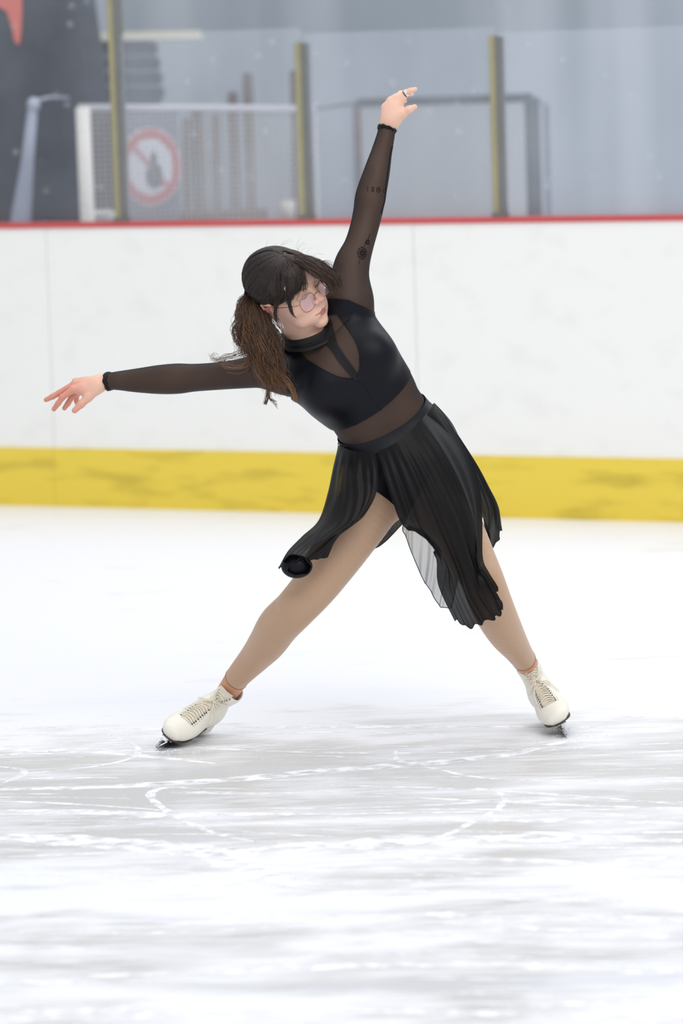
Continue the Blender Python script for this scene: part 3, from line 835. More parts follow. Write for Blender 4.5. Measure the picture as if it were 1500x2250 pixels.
# image-left hand
hd = .205
def chain(pts, rr, k, base):
    for i in range(len(pts)-1):
        body.append(cone(P(*pts[i]), P(*pts[i+1]), rr[i], rr[i+1], k=(base if i == 0 else k)))
chain([(237, 838, hd), (222, 840, hd), (205, 845, hd), (188, 850, hd)], [.0185, .0185, .0185, .017], .012, .01)
chain([(215, 842, hd+.005), (186, 845, hd+.005), (165, 843, hd+.005)], [.016, .0145, .0105], .01, .012)
chain([(212, 848, hd-.006), (182, 856, hd-.012), (160, 856, hd-.012)], [.016, .0135, .0098], .01, .012)
chain([(164, 837, hd+.02), (190, 838, hd+.014)], [.0075, .012], .008, .01)
chain([(160, 856, hd-.012), (137, 873, hd-.016), (128, 886, hd-.012), (118.5, 899, hd-.004)], [.0095, .0082, .0074, .0062], .003, .005)
chain([(161, 846, hd+.006), (131, 863, hd+.004), (116, 871, hd+.004), (101, 878.5, hd+.006)], [.0095, .0083, .0075, .0062], .003, .005)
chain([(172, 854, hd+.014), (158, 872, hd+.012), (149, 887, hd+.014), (141.5, 897, hd+.02)], [.0092, .008, .0072, .0062], .003, .005)
chain([(182, 856, hd+.02), (168, 868, hd+.026), (168, 882, hd+.03), (172, 893, hd+.03)], [.0085, .0072, .0064, .0056], .003, .005)
chain([(214, 852, hd-.010), (194, 873, hd-.022), (178, 888, hd-.03), (164, 902, hd-.034)], [.0155, .0115, .0098, .0078], .006, .014)
# image-right hand
hr = .17
chain([(851, 279, hr), (855, 265, hr), (861, 250, hr), (864, 238, hr)], [.0185, .0185, .020, .018], .012, .01)
for q, r0 in (((884, 214, hr+.0), .0105), ((871, 215, hr+.004), .0105), ((858, 222, hr+.008), .0103), ((846, 236, hr+.012), .0098)):
    chain([(859, 262, hr), q], [.0165, r0], .01, .016)
chain([(884, 214, hr), (891, 204, hr-.004), (902, 199, hr-.006), (912, 196, hr-.004)], [.0100, .0082, .0070, .0056], .003, .005)
chain([(871, 215, hr+.004), (880, 206, hr+.030), (892, 205, hr+.05), (904, 207, hr+.06)], [.0100, .0082, .0072, .0058], .003, .005)
chain([(858, 222, hr+.008), (867, 214, hr+.036), (879, 216, hr+.056), (889, 222, hr+.062)], [.0098, .0078, .0070, .0058], .003, .005)
chain([(846, 236, hr+.012), (852, 229, hr+.036), (862, 230, hr+.054), (870, 236, hr+.058)], [.0088, .0070, .0062, .0054], .003, .005)
chain([(863, 262, hr-.004), (884, 250, hr-.012), (898, 241, hr-.016), (910.5, 235, hr-.016)], [.0150, .0115, .0095, .0072], .006, .016)
# neck stump (inside the collar)
H0 = P(631.0, 645.5, -.02)
def rotm(rx, ry, rz):
    cy, sy = math.cos(rz), math.sin(rz); cx, sx = math.cos(rx), math.sin(rx); cr, sr = math.cos(ry), math.sin(ry)
    return (np.array([[cr, 0, sr], [0, 1, 0], [-sr, 0, cr]])@np.array([[1, 0, 0], [0, cx, -sx], [0, sx, cx]])
            @ np.array([[cy, -sy, 0], [sy, cy, 0], [0, 0, 1]]))
HM = np.stack([_r, _f, _u], 1)@rotm(math.radians(28), math.radians(-26), math.radians(40))@np.diag([1, -1, 1.])
def Hp(x, y, z): return H0+HM@np.array([x, y, z], float)
NB = P(690, 768, .022); NT = Hp(0, -.018, -.045)
body.append(cone(NB, NB+(NT-NB)*.42, .050, .047, k=.025))
BV, BQ = surface(body, .0026, 1)
_p = PR(BV)
_w = np.clip((_p[:, 0]-235)/20, 0, 1)*np.clip((_p[:, 1]-285)/15, 0, 1)
BV = relax(BV, BQ, 44, _w)
BN = vnormals(BV, BQ)

# ---- head (finer grid, its neck runs down inside the collar; same mesh)
head = []
def he(c, r, k=.012, sign=1, rot=None):
    R = HM if rot is None else HM@rot
    head.append(ell(Hp(*c), r, R, k, sign))
def hc(a, b, ra, rb, k=.008, sign=1):
    q = cone(Hp(*a), Hp(*b), ra, rb, k); head.append((q[0], q[1], q[2], k, sign))
he((0, -.015, .045), (.072, .090, .076))
he((0, .028, .004), (.058, .064, .075), .03)
he((0, .05, .055), (.056, .045, .045), .03)
he((0, .040, -.047), (.044, .045, .034), .03)
he((0, .074, -.086), (.020, .017, .015), .020)
for s in (-1, 1):
    he((s*.043, .060, -.018), (.022, .021, .020), .022)
    he((s*.038, .052, -.054), (.020, .021, .021), .02)
    he((s*.028, .083, .036), (.020, .010, .007), .014)
he((0, .073, -.050), (.037, .0225, .028), .02)
for s in (-1, 1):
    he((s*.031, .100, .017), (.016, .012, .010), .014, -1)
    he((s*.031, .079, .013), (.0150, .0120, .0110), .004)
hc((0, .085, .026), (0, .106, -.010), .0065, .0085, .012)
he((0, .110, -.0135), (.0098, .0095, .0085), .008)
for s in (-1, 1):
    he((s*.0120, .1000, -.0175), (.0062, .0090, .0068), .006)
    he((s*.0060, .1080, -.0250), (.0038, .0050, .0034), .002, -1)
for s in (-1, 1):
    hc((s*.0225, .0885, -.0505), (s*.004, .0945, -.0490), .0018, .0036, .004)
    hc((s*.0195, .0885, -.0535), (0, .0935, -.0585), .0020, .0048, .004)
    hc((s*.0245, .0915, -.0500), (0, .0995, -.0535), .0010, .0011, .0015, -1)
he((0, .094, -.071), (.014, .008, .006), .01, -1)
# ears
for s in (-1, 1):
    he((s*.0735, -.006, .002), (.0075, .0165, .0300), .006)
    he((s*.0800, -.003, .005), (.0050, .0095, .0180), .003, -1)
    hc((s*.0760, .006, -.020), (s*.0745, .003, -.028), .0075, .0055, .006)
    hc((s*.0785, .010, .018), (s*.0800, -.017, .020), .0028, .0032, .003)
    hc((s*.0800, -.017, .020), (s*.0780, -.018, -.008), .0032, .0028, .003)
    hc((s*.0780, .007, .002), (s*.0770, .006, -.012), .0035, .003, .003)
head.append(cone(NT, NB+(NT-NB)*.25, .048, .049, k=.022))
head.append(cone(Hp(0, .012, -.050), NB+(NT-NB)*.45, .030, .040, k=.02))
HV, HQ = surface(head, .00135)
lq = (HV-H0)@np.linalg.inv(HM).T
SK = np.array(srgb(234, 191, 169))
hcol = np.tile(SK, (len(HV), 1))
def blend(cen, rad, col, amt):
    g = np.exp(-np.sum(((lq-np.array(cen))/np.array(rad))**2, 1))[:, None]*amt
    hcol[:] = hcol*(1-g)+np.array(col)*g
blend((0, .11, -.014), (.014, .014, .012), srgb(220, 150, 132), .6)
for s in (-1, 1):
    blend((s*.04, .075, -.02), (.022, .025, .018), srgb(220, 150, 132), .5)
    blend((s*.078, -.002, .004), (.02, .022, .03), srgb(214, 128, 112), .7)
    blend((s*.031, .09, .015), (.017, .01, .008), srgb(178, 122, 108), .45)
lipd = np.minimum.reduce([cone((s*.0235, .0900, -.0505), (0, .0970, -.0502), .0024, .0048)[0](lq) for s in (-1, 1)]
                         + [cone((s*.0215, .0900, -.0528), (0, .0960, -.0585), .0024, .0052)[0](lq) for s in (-1, 1)])
g = np.clip(.5-lipd/.0010, 0, 1)[:, None]*.85
hcol = hcol*(1-g)+np.array(srgb(172, 92, 92))*g
bcol = np.tile(SK, (len(BV), 1))
pxb = PR(BV)
hand = np.clip((215-pxb[:, 0])/70, 0, 1)[:, None]
shin = np.clip((pxb[:, 1]-1300)/60, 0, 1)[:, None]
bcol = bcol*(1-shin)+np.array(srgb(206, 152, 122))*shin
bcol = bcol*(1-hand)+np.array(srgb(214, 146, 128))*hand
link_mesh('body', np.vstack([BV, HV]), np.vstack([BQ, HQ+len(BV)]), M_skin, person, cols=np.vstack([bcol, hcol]))
BT = np.vstack([BQ[:, [0, 1, 2]], BQ[:, [0, 2, 3]]])

def snap(prims, p, off=0.0, it=6):
    """move points onto the surface of the model"""
    p = np.array(p, float)
    for _ in range(it):
        e = .0008
        d = sdf_eval(prims, p)
        gr = np.stack([sdf_eval(prims, p+np.eye(3)[i]*e)-sdf_eval(prims, p-np.eye(3)[i]*e) for i in range(3)], -1)/(2*e)
        p = p-gr*((d-off)/(np.sum(gr*gr, 1)+1e-6))[:, None]
    return p
def front_snap(prims, pxs, dy0, off, it=30):
    """walk from the photographer's side towards the figure until the surface is met"""
    p = np.array([P(q[0], q[1], dy0) for q in pxs]); o = np.array([0, 0, CAM_H])
    r = p-o; r /= np.linalg.norm(r, axis=1)[:, None]
    for _ in range(it):
        d = np.minimum(sdf_eval(prims, p), .04)-off
        p = p+r*(d*.8)[:, None]
    return p

# ---- garments that follow the body
def shell(name, fs, off, mat, V=BV, N=BN, T=BT, label=None, thick=0.0):
    f = np.minimum.reduce(fs)
    Vo = V+N*off
    near = f > -0.03
    tk = T[near[T].any(1)]
    us_ = np.unique(tk); mp = np.full(len(V), -1); mp[us_] = np.arange(len(us_))
    V2, T2 = clip(Vo[us_], mp[tk], f[us_])
    o = link_mesh(name, V2, T2, mat, person)
    if label: o['label'] = label
    return o
def plane(p, n): return (BV-np.asarray(p))@nrm(n)
front = BN[:, 1] < 0.05
# waist planes: fall away towards the front
def tilt_plane(a, b, drop, up=1):
    A = P(*a); Bp = P(*b); lat = nrm(Bp-A); fr = nrm(np.array([0, -math.cos(drop), -math.sin(drop)]))
    n = np.cross(lat, -fr)
    if n[2] < 0: n = -n
    return plane((A+Bp)/2, n*up)
f_waist_top = tilt_plane((745, 963, .04), (930, 873, .04), math.radians(24))   # >0 above the waistband's top
f_waist_bot = tilt_plane((751, 992, .04), (946, 893, .04), math.radians(24))
f_bra_bot = tilt_plane((720, 939, .03), (902, 812, .03), math.radians(24))
wristL = plane(P(239, 838, .2), P(280, 836, .19)-P(243, 838, .2))
wristR = plane(P(849.5, 286, .168), P(846, 303, .16)-P(849.5, 286, .168))
ankL = plane(P(519, 1491, .135), P(545, 1465, .10)-P(519, 1491, .135)); ankR = plane(P(1149, 1447, .178), P(1132, 1420, .13)-P(1149, 1447, .178))
ank = np.where(pxb[:, 0] < 860, ankL, ankR)
shell('tights', [-f_waist_bot, ank], .0010, M_tights)
_cc = P(673, 728, .012); _lat = dirp(.985, -.17); _fr = nrm(np.array([0, -math.cos(.46), -math.sin(.46)])); _up = np.cross(_lat, _fr); _up = _up if _up[2] > 0 else -_up
f_neck = np.maximum(-((BV-_cc)@_up), np.linalg.norm(BV-_cc, axis=1)-.058)
shell('mesh_sleeves_and_midriff', [f_waist_top+.01, wristL, wristR, f_neck], .0022, M_mesh)
neck_hole_front = [(741, 691), (765, 723), (781, 749), (789, 776), (790, 808), (784, 829), (774, 832), (743, 828), (717, 816), (690, 800), (671, 787), (655, 770), (640, 745), (660, 700)]
bra_front = [(560, 990), (720, 1010), (930, 900), (930, 700), (816, 684), (803, 676), (791, 671), (765, 659), (725, 656), (690, 690), (650, 740), (615, 755), (612, 790), (622, 830), (632, 862), (620, 890)]
bra_back = [(560, 990), (720, 1010), (930, 900), (930, 700), (816, 684), (791, 671), (765, 659), (725, 656), (640, 750), (622, 830), (632, 862)]
pf = poly_sd(pxb, bra_front)*MPP; pn = -poly_sd(pxb, neck_hole_front)*MPP; pb = poly_sd(pxb, bra_back)*MPP
legs_cut = np.where(front, np.minimum(pf, pn), pb)
arm_cut = np.minimum(1, 1)
shell('bodice', [f_bra_bot, legs_cut], .0036, M_navy, label='opaque navy bodice with a deep keyhole neckline')
brief_line = [(735, 960), (750, 1000), (800, 1040), (824, 1078), (850, 1098), (876, 1120), (890, 1140), (905, 1120), (960, 1040), (1030, 930), (940, 860)]
brf = poly_sd(pxb, [(700, 950), (735, 1000), (800, 1052), (824, 1078), (850, 1097), (877, 1121), (884, 1160), (900, 1120), (960, 1020), (1040, 930), (940, 850)])*MPP
brb = poly_sd(pxb, [(700, 950), (735, 1060), (800, 1110), (860, 1140), (884, 1160), (960, 1130), (1030, 1060), (1040, 930), (940, 850)])*MPP
shell('briefs', [-f_waist_top, np.where(front, brf, brb)], .0034, M_navy)
shell('waistband', [-f_waist_top, f_waist_bot], .0062, M_band, label='navy satin skirt waistband')
seam = catmull([(716, 742), (728, 762), (748, 785), (770, 812), (787, 832)], 12)
sp = np.array([(716, 716), (728, 700), (735, 732), (742, 758), (758, 783), (778, 810), (791, 830), (780, 836), (762, 817), (742, 792), (728, 770), (716, 756)], float)
shell('front_placket', [np.where(front, poly_sd(pxb, sp)*MPP, -1)], .0040, M_black)
seam2 = catmull([(787, 832), (800, 850), (822, 880), (838, 902)], 10)
mb = MB(); q = front_snap(body, seam2, -.25, .0042); mb.tube(q, .0007, 5); mb.build('bodice_seam', M_black, person)
# seam piping along edges of the sleeve mesh
for pts, nm in (([(741, 691), (765, 723), (781, 749), (789, 776), (790, 808), (784, 829)], 'neckline_piping'), ([(774, 832), (743, 828), (717, 816), (690, 800), (671, 787), (655, 770)], 'neckline_piping')):
    mb = MB(); q = front_snap(body, catmull(pts, 24), -.25, .0040); mb.tube(q, .0011, 6); mb.build(nm, M_black, person)
mb = MB(); q = front_snap(body, catmull([(866, 322), (860, 350), (856, 380), (852, 410), (849, 440), (841, 470)], 24)[:, :]-np.array([3.5, 0]), -.1, .0026); mb.tube(q, .0016, 6); mb.build('sleeve_seam', M_black, person)

def ring(name, c, axis, r, thick, mat, wob=.0, n=72, squash=1.0, lat=None, wid=1.0):
    ax = nrm(axis); a = nrm(np.cross(ax, (0, 1, 0.1)) if lat is None else lat); b = np.cross(ax, a)
    th = np.linspace(0, 2*math.pi, n, endpoint=False)
    pts = [c+a*(r*math.cos(t))+b*(r*squash*math.sin(t))+ax*wob*math.sin(9*t) for t in th]
    mb = MB(); mb.tube(pts, thick, 8, closed=True)
    return mb.build(name, mat, person)
def band_on(name, c, axis, width, off, mat, rr=.012, wob=.0015, hw=.05):
    """ruffled cuff: ring snapped to the body surface, swept to a tube"""
    ax = nrm(axis); a = nrm(np.cross(ax, (0, 1, .1))); b = np.cross(ax, a)
    th = np.linspace(0, 2*math.pi, 60, endpoint=False); V = []; rows = 9
    for j in range(rows):
        s = j/(rows-1)-.5
        pts = np.array([c+ax*(s*width)+a*(rr*math.cos(t))+b*(rr*math.sin(t)) for t in th])
        bul = off+hw*math.sqrt(max(0, 1-(2*s)**2))
        pts = snap(body, pts, bul, 8)
        pts = pts+ax*(np.sin(th*8+j)*wob)[:, None]
        V.append(pts)
    V = np.vstack(V); n = 60
    Fc = [(j*n+k, j*n+(k+1) % n, (j+1)*n+(k+1) % n, (j+1)*n+k) for j in range(rows-1) for k in range(n)]
    return link_mesh(name, V, Fc, mat, person)
wl = P(238.5, 838, .203); band_on('cuff', wl, P(262, 836.5, .19)-wl, .015, .001, M_black, .018, .0012, .0030)
wr = P(850.5, 283, .168); band_on('cuff', wr, P(846, 303, .16)-wr, .013, .001, M_black, .018, .0012, .0034)
for cc, ax in ((P(519, 1491, .135), P(545, 1465, .10)-P(519, 1491, .135)), (P(1149, 1447, .178), P(1132, 1420, .13)-P(1149, 1447, .178))):
    band_on('rolled_tights_hem', cc, ax, .004, .0008, simple('tan_hem', srgb(150, 108, 82), .6, noise=.05), .026, .0006, .0010)
# collar around the neck: rings (px, py, dy, radius px), lower at the front
def collar(name, rings, mat, rows=10, puck=.0, depth=1.0):
    R_ = catmull([(*P(q[0], q[1], q[2]), q[3]*MPP) for q in rings], rows); n = 90; V = []
    lat = nrm(dirp(.985, -.17)+np.array([0, -.30, 0])); fr = nrm(np.array([-.28, -math.cos(.46), -math.sin(.46)])); up = np.cross(lat, fr)
    for j in range(rows):
        c0, r = R_[j, :3], R_[j, 3]
        for k in range(n):
            a = 2*math.pi*k/n; rr = r*(1+puck*math.sin(1.9*j+3*a)+puck*.6*math.sin(5*a+j))
            V.append(c0+lat*(rr*math.cos(a))+fr*(rr*depth*math.sin(a))+up*puck*.02*math.sin(4*a+j))
    Fc = [(j*n+k, j*n+(k+1) % n, (j+1)*n+(k+1) % n, (j+1)*n+k) for j in range(rows-1) for k in range(n)]
    return link_mesh(name, np.array(V), Fc, mat, person)
collar('mesh_collar', [(674, 729, .000, 54.5), (677, 733, -.001, 56), (680, 738, -.002, 61)], M_chif, 12, .012)
collar('collar', [(671, 720, .000, 52), (671, 720.5, .000, 54.5), (673, 727, .000, 55.5), (675, 732, .000, 55.5)], M_black, 8, .004)
collar('collar_seam', [(679, 735, -.002, 59), (680, 736, -.003, 62), (682, 740, -.002, 64.5)], M_black, 6, .003)


# ================================================================== ICE SKATES
def frame(toe, tdir, up):
    Y = nrm(tdir); X = nrm(np.cross(Y, nrm(up))); Z = np.cross(X, Y)
    R = np.stack([X, Y, Z], 1); return R*.95, toe-Y*.283*.95
BOOTL = frame(G(341, 1649), (-.41, -.91, 0), (.64, 0, .77))
BOOTR = frame(G(1248, 1622), (.06, -1, 0), (-.44, 0, .90))
def boot_upper(SX):
    bprims = []
    fr = [(.006, .094, .022, .030), (.020, .096, .031, .040), (.050, .095, .0345, .044), (.085, .090, .0345, .044), (.13, .082, .040, .040), (.175, .071, .0455, .031), (.205, .066, .0445, .027),
          (.230, .062, .040, .0235), (.246, .060, .032, .020)]
    bprims.append(loft([(0, y, z) for y, z, a, b in fr], [(a, b) for y, z, a, b in fr], [(1, 0, 0)]*len(fr), k=.01))
    bprims.append(loft([(0, .050, .095), (SX*.22, .056, .13), (SX*.60, .063, .16), (SX, .072, .186)], [(.034, .045), (.0305, .041), (.0315, .040), (.0345, .042)], [(1, 0, 0)]*4, k=.03))
    bprims.append(cone((0, .095, .118), (0, .135, .100), .026, .026, .02))
    bootform = list(bprims)
    q = cone((SX*.75, .068, .170), (SX*1.9, .088, .26), .0290, .037, .004); bprims.append((q[0], q[1], q[2], .004, -1))
    q = ell((SX, .072, .252), (.08, .09, .052), None, .004); bprims.append((q[0], q[1], q[2], .004, -1))
    BV1, BQ1 = surface(bprims, .0022)
    BV1 = relax(BV1, BQ1, 10, np.ones(len(BV1)))
    def bsnap(p, off): return snap(bootform, p, off, 8)
    def ridge(t, x):                       # point on the instep, t=0 at the toe end, 1 at the cuff
        y = .198-.090*t**.9; z = .098+.090*t**1.25
        return np.array([x+SX*max(0, t-.25)**1.3*1.3, y, z])
    tg = []
    for j in range(26):
        tt = j/25*1.12-.06
        row = np.array([ridge(min(max(tt, -.06), 1.0), x) for x in np.linspace(-.0185-.008*max(0, tt-.8)/.2, .0185+.008*max(0, tt-.8)/.2, 13)])
        row = bsnap(row, .0009)
        ex = max(0, tt-.90)
        row = row+np.array([0, .35, 1.0])*ex*.085
        tg.append(row)
    TV = np.vstack(tg+[r_-np.array([0, .0022, .0008]) for r_ in tg]); n1 = 26*13
    TQ = [(j*13+i, j*13+i+1, (j+1)*13+i+1, (j+1)*13+i) for j in range(25) for i in range(12)]
    TQ += [tuple(n1+a for a in f[::-1]) for f in TQ]
    TQ += [(25*13+i, 25*13+i+1, n1+25*13+i+1, n1+25*13+i) for i in range(12)]
    laces = MB(); eyel = MB(); hooks = MB()
    nr = 14
    for i in range(nr):
        t = i/(nr-1)*.97; w = .0205+.003*t
        for s in (-1, 1):
            a = ridge(t, -s*w); b = ridge(min(1, t+.035), s*w)
            pts = np.array([a+(b-a)*u for u in np.linspace(0, 1, 9)]); pts[:, 2] += .02*(1-np.linspace(-1, 1, 9)**2)*0.4
            pts = bsnap(pts, .0022 if s < 0 else .0036)
            laces.tube(pts, .0019, 6, flat=.6)
            e = bsnap(np.array([ridge(t, s*(w+.002))]), .0008)[0]
            eyel.ball(e, (.0024, .0024, .0020), 8, 6)
            e2 = bsnap(np.array([ridge(t, s*(w+.011))]), .0003)[0]
            if i < 9: eyel.ball(e2, .0011, 6, 4)
    # bow and loose ends
    for s, pts in ((1, [(0, .105, .150), (.018, .118, .146), (.032, .112, .130), (.022, .112, .118), (.004, .112, .140)]), (-1, [(0, .105, .150), (-.016, .120, .150), (-.034, .112, .138), (-.024, .114, .122), (-.004, .112, .140)])):
        laces.tube(bsnap(catmull([(a+SX*.35, b, c) for a, b, c in pts], 22), .006), .0016, 6)
    laces.tube(bsnap(catmull([(SX*.35, .106, .150), (.010, .125, .130), (.020, .150, .112), (.028, .172, .098)], 24), .0055), .0016, 6)
    laces.tube(bsnap(catmull([(SX*.35, .106, .150), (-.020, .118, .135), (-.034, .125, .112), (-.038, .130, .095)], 24), .0050), .0016, 6)
    laces.tube(bsnap(catmull([(-.026+SX*.7, .098, .165), (SX*.6, .104, .158), (.026+SX*.7, .098, .165)], 14), .004), .0017, 6)
    laces.tube(bsnap(catmull([(-.026+SX*.7, .098, .168), (SX*.5, .104, .150), (.026+SX*.6, .100, .155)], 14), .005), .0017, 6)
    return BV1, BQ1, TV, TQ, laces, eyel

# sole and heel
def outline(rows): return [(x, y) for y, x in rows]+[(-x, y) for y, x in rows[::-1]]
def prism(mb, outl, zb, zt):
    n = len(outl); zf = (lambda z, y: z(y) if callable(z) else z)
    V = [(x, y, zf(zb, y)) for x, y in outl]+[(x, y, zf(zt, y)) for x, y in outl]
    mb.add(V, [tuple(range(n))[::-1], tuple(range(n, 2*n))]+[(i, (i+1) % n, n+(i+1) % n, n+i) for i in range(n)])
sole = MB()
rows_ = np.array([1, .86])*catmull([(.0, .012), (.008, .024), (.04, .033), (.08, .033), (.12, .036), (.17, .044), (.205, .045), (.235, .039), (.252, .026), (.2595, .010)], 40)
zt = lambda y: .0445+max(0, min(1, (.12-y)/.08))*.018
prism(sole, outline([tuple(r) for r in rows_]), lambda y: zt(y)-.0030, lambda y: zt(y)+.0010)
heel = MB(); rows_ = catmull([(.001, .012), (.008, .023), (.03, .030), (.055, .031), (.072, .030)], 20)
prism(heel, outline([tuple(r) for r in rows_]), .036, .060)
blade = MB(); T_ = .0019
prof = [(-.014, .004), (-.006, .0012), (.03, .0002), (.13, 0), (.22, .0008), (.255, .0035), (.264, .0065), (.268, .004), (.272, .010), (.277, .008), (.280, .014), (.285, .013), (.287, .020), (.291, .020), (.290, .030), (.276, .0365), (.262, .030), (.240, .020), (.228, .0365), (.182, .0365), (.172, .018), (.150, .013),
        (.085, .013), (.070, .018), (.062, .036), (.016, .036), (.008, .020), (-.008, .013)]
n = len(prof); V = [(-T_, y, z) for y, z in prof]+[(T_, y, z) for y, z in prof]
blade.add(V, [tuple(range(n)), tuple(range(n, 2*n))[::-1]]+[(i, n+i, n+(i+1) % n, (i+1) % n) for i in range(n)])
for y0, y1, w in ((.165, .255, .017), (.005, .068, .015)):
    blade.box((0, (y0+y1)/2, .0375), (w, (y1-y0)/2, .0013))
for zz in (.010, .016, .022, .028):
    blade.box((0, .283+.0002*zz, zz), (.0045, .0035, .0012))
for k in (-1, 1):
    blade.tube([(k*.010, .268, .036), (k*.004, .284, .022), (k*.003, .287, .012)], .0016, 6)

def mk_skate(fr_, SX, label):
    BV1, BQ1, TV, TQ, laces, eyel = boot_upper(SX)
    R, O = fr_; M4 = Matrix(((R[0, 0], R[0, 1], R[0, 2], O[0]), (R[1, 0], R[1, 1], R[1, 2], O[1]), (R[2, 0], R[2, 1], R[2, 2], O[2]), (0, 0, 0, 1)))
    tr = lambda V: np.asarray(V)@R.T+O
    boot = link_mesh('ice_skate', tr(BV1), BQ1, M_leather, person); boot['label'] = label
    link_mesh('tongue', tr(TV), TQ, M_tongue, boot)
    for nm, mb_, mt, sm in (('laces', laces, M_lace, True), ('eyelets', eyel, M_hole, True), ('sole', sole, M_sole, False), ('heel', heel, M_leather, False), ('blade', blade, M_steel, False)):
        link_mesh(nm, tr(mb_.v), mb_.f, mt, boot, smooth=sm)
    return boot
mk_skate(BOOTL, -.026, 'white skate boot at the left of the photo, tipped onto its inner edge')
mk_skate(BOOTR, .0, 'white skate boot at the right of the photo, pointing at the viewer')

# ================================================================== SKIRT
def panel(name, ribs, nu, nv, mat, ruff=.004, freq=16, seed=0, hem=True, label=None, wave=.006, hemr=.0011, u_edges=(True, True), jag=.0):
    rs = np.random.RandomState(seed); C = np.array([[P(*q) for q in r] for r in ribs])   # (ribs, pts, 3)
    A = np.array([catmull(C[i], nv) for i in range(len(ribs))])
    S = np.array([catmull(A[:, j], nu) for j in range(nv)])                               # (nv, nu, 3)
    du = np.gradient(S, axis=1); dv = np.gradient(S, axis=0)
    N = np.cross(du, dv); N /= np.linalg.norm(N, axis=2)[..., None]+1e-9
    N[N[..., 1] > 0] *= -1
    u = np.linspace(0, 1, nu)[None, :]; v = np.linspace(0, 1, nv)[:, None]
    ph = rs.rand(6)*6.28
    uw = u+.010*np.sin(5*v+ph[5])
    disp = (ruff*(np.sin(freq*6.283*uw+ph[0])*(.35+.65*np.sin(math.pi*np.clip(v*1.1, 0, 1)))*np.exp(-1.2*v)) * np.clip(v*7, 0, 1)
            + wave*np.sin(freq*.45*6.283*uw+ph[1]+1.1*v)*v**.8 + wave*.6*np.sin(freq*.21*6.283*uw+ph[2]-2*v)*v
            + .0022*np.sin(freq*1.3*6.283*uw+ph[3]+3*v)*v**2)
    S = S+N*disp[..., None]
    if jag:
        S[..., :] += (dv/np.linalg.norm(dv, axis=2)[..., None])*(jag*v**12*np.sin(freq*.9*6.283*u+ph[4]))[..., None]
    q_ = S.reshape(-1, 3)
    q0_ = q_.copy()
    for it_ in range(4):
        if it_ in (2, 3):
            D_ = (q_-q0_).reshape(S.shape)
            for _s in range(14 if it_ == 2 else 5):
                E_ = np.pad(D_, ((1, 1), (1, 1), (0, 0)), mode='edge'); D_ = .25*(E_[:-2, 1:-1]+E_[2:, 1:-1]+E_[1:-1, :-2]+E_[1:-1, 2:])
            q_ = q0_+D_.reshape(-1, 3)
        d_ = sdf_eval(body, q_); m_ = d_ < .0085
        if m_.any():
            e_ = .001; a_ = q_[m_]
            g_ = np.stack([sdf_eval(body, a_+np.eye(3)[k]*e_)-sdf_eval(body, a_-np.eye(3)[k]*e_) for k in range(3)], -1)/(2*e_)
            q_[m_] = a_+g_*(.009-d_[m_])[:, None]
    S = q_.reshape(S.shape)
    V = S.reshape(-1, 3)
    Fc = np.array([(j*nu+i, j*nu+i+1, (j+1)*nu+i+1, (j+1)*nu+i) for j in range(nv-1) for i in range(nu-1)])
    o = link_mesh(name, V, Fc, mat, person)
    if label: o['label'] = label
    if hem:
        mb = MB()
        mb.tube(S[-1], hemr, 6)
        if u_edges[0]: mb.tube(S[:, 0], hemr*.8, 6)
        if u_edges[1]: mb.tube(S[:, -1], hemr*.8, 6)
        mb.build('rolled_hem', M_black, o)
    return S
# back panel, seen between and behind the legs
panel('back_skirt_panel', [
    [(752, 978, .11), (762, 1030, .17), (778, 1090, .20), (798, 1150, .21), (812, 1213, .21)],
    [(790, 985, .16), (808, 1040, .21), (822, 1090, .23), (838, 1135, .24), (846, 1190, .23)],
    [(830, 978, .18), (850, 1030, .23), (864, 1075, .25), (876, 1110, .25), (884, 1151, .24)],
    [(838, 975, .18), (857, 1030, .235), (869, 1075, .252), (879, 1110, .252), (888, 1150, .24)]], 70, 50, M_chif, ruff=.003, freq=4, seed=4, wave=.004, u_edges=(True, False))
panel('backlit_skirt_panel', [
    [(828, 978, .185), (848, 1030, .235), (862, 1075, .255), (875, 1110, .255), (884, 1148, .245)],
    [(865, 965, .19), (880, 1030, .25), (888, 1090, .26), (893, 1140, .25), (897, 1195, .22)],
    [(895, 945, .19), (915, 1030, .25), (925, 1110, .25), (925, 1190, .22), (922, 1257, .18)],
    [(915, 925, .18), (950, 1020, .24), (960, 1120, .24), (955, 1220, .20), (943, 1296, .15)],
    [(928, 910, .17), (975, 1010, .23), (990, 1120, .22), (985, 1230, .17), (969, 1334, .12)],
    [(938, 900, .15), (995, 1000, .21), (1018, 1120, .20), (1010, 1230, .15), (986, 1330, .09)]], 150, 60, M_chif_backlit, ruff=.004, freq=9, seed=3, wave=.008,
    label='single layer of black chiffon at the back of the skirt, greyed by painted backlight')
# draped rear/side panel at the right
panel('side_skirt_panel', [
    [(918, 926, .00), (962, 990, -.01), (1003, 1060, -.01), (1030, 1120, .0), (1044, 1180, .01), (1050, 1243, .01)],
    [(933, 912, .03), (985, 965, .04), (1028, 1030, .05), (1055, 1090, .05), (1064, 1150, .05), (1056, 1240, .04)],
    [(943, 897, .07), (988, 948, .09), (1034, 1015, .10), (1064, 1075, .10), (1084, 1130, .10), (1075, 1215, .08)],
    [(944, 895, .11), (988, 940, .13), (1036, 1012, .15), (1068, 1065, .15), (1094, 1118, .15), (1101, 1166, .14)],
    [(935, 900, .15), (980, 955, .19), (1028, 1025, .21), (1060, 1075, .21), (1078, 1115, .20), (1088, 1165, .18)]], 90, 60, M_chif, ruff=.005, freq=8, seed=5, wave=.006, jag=.003)
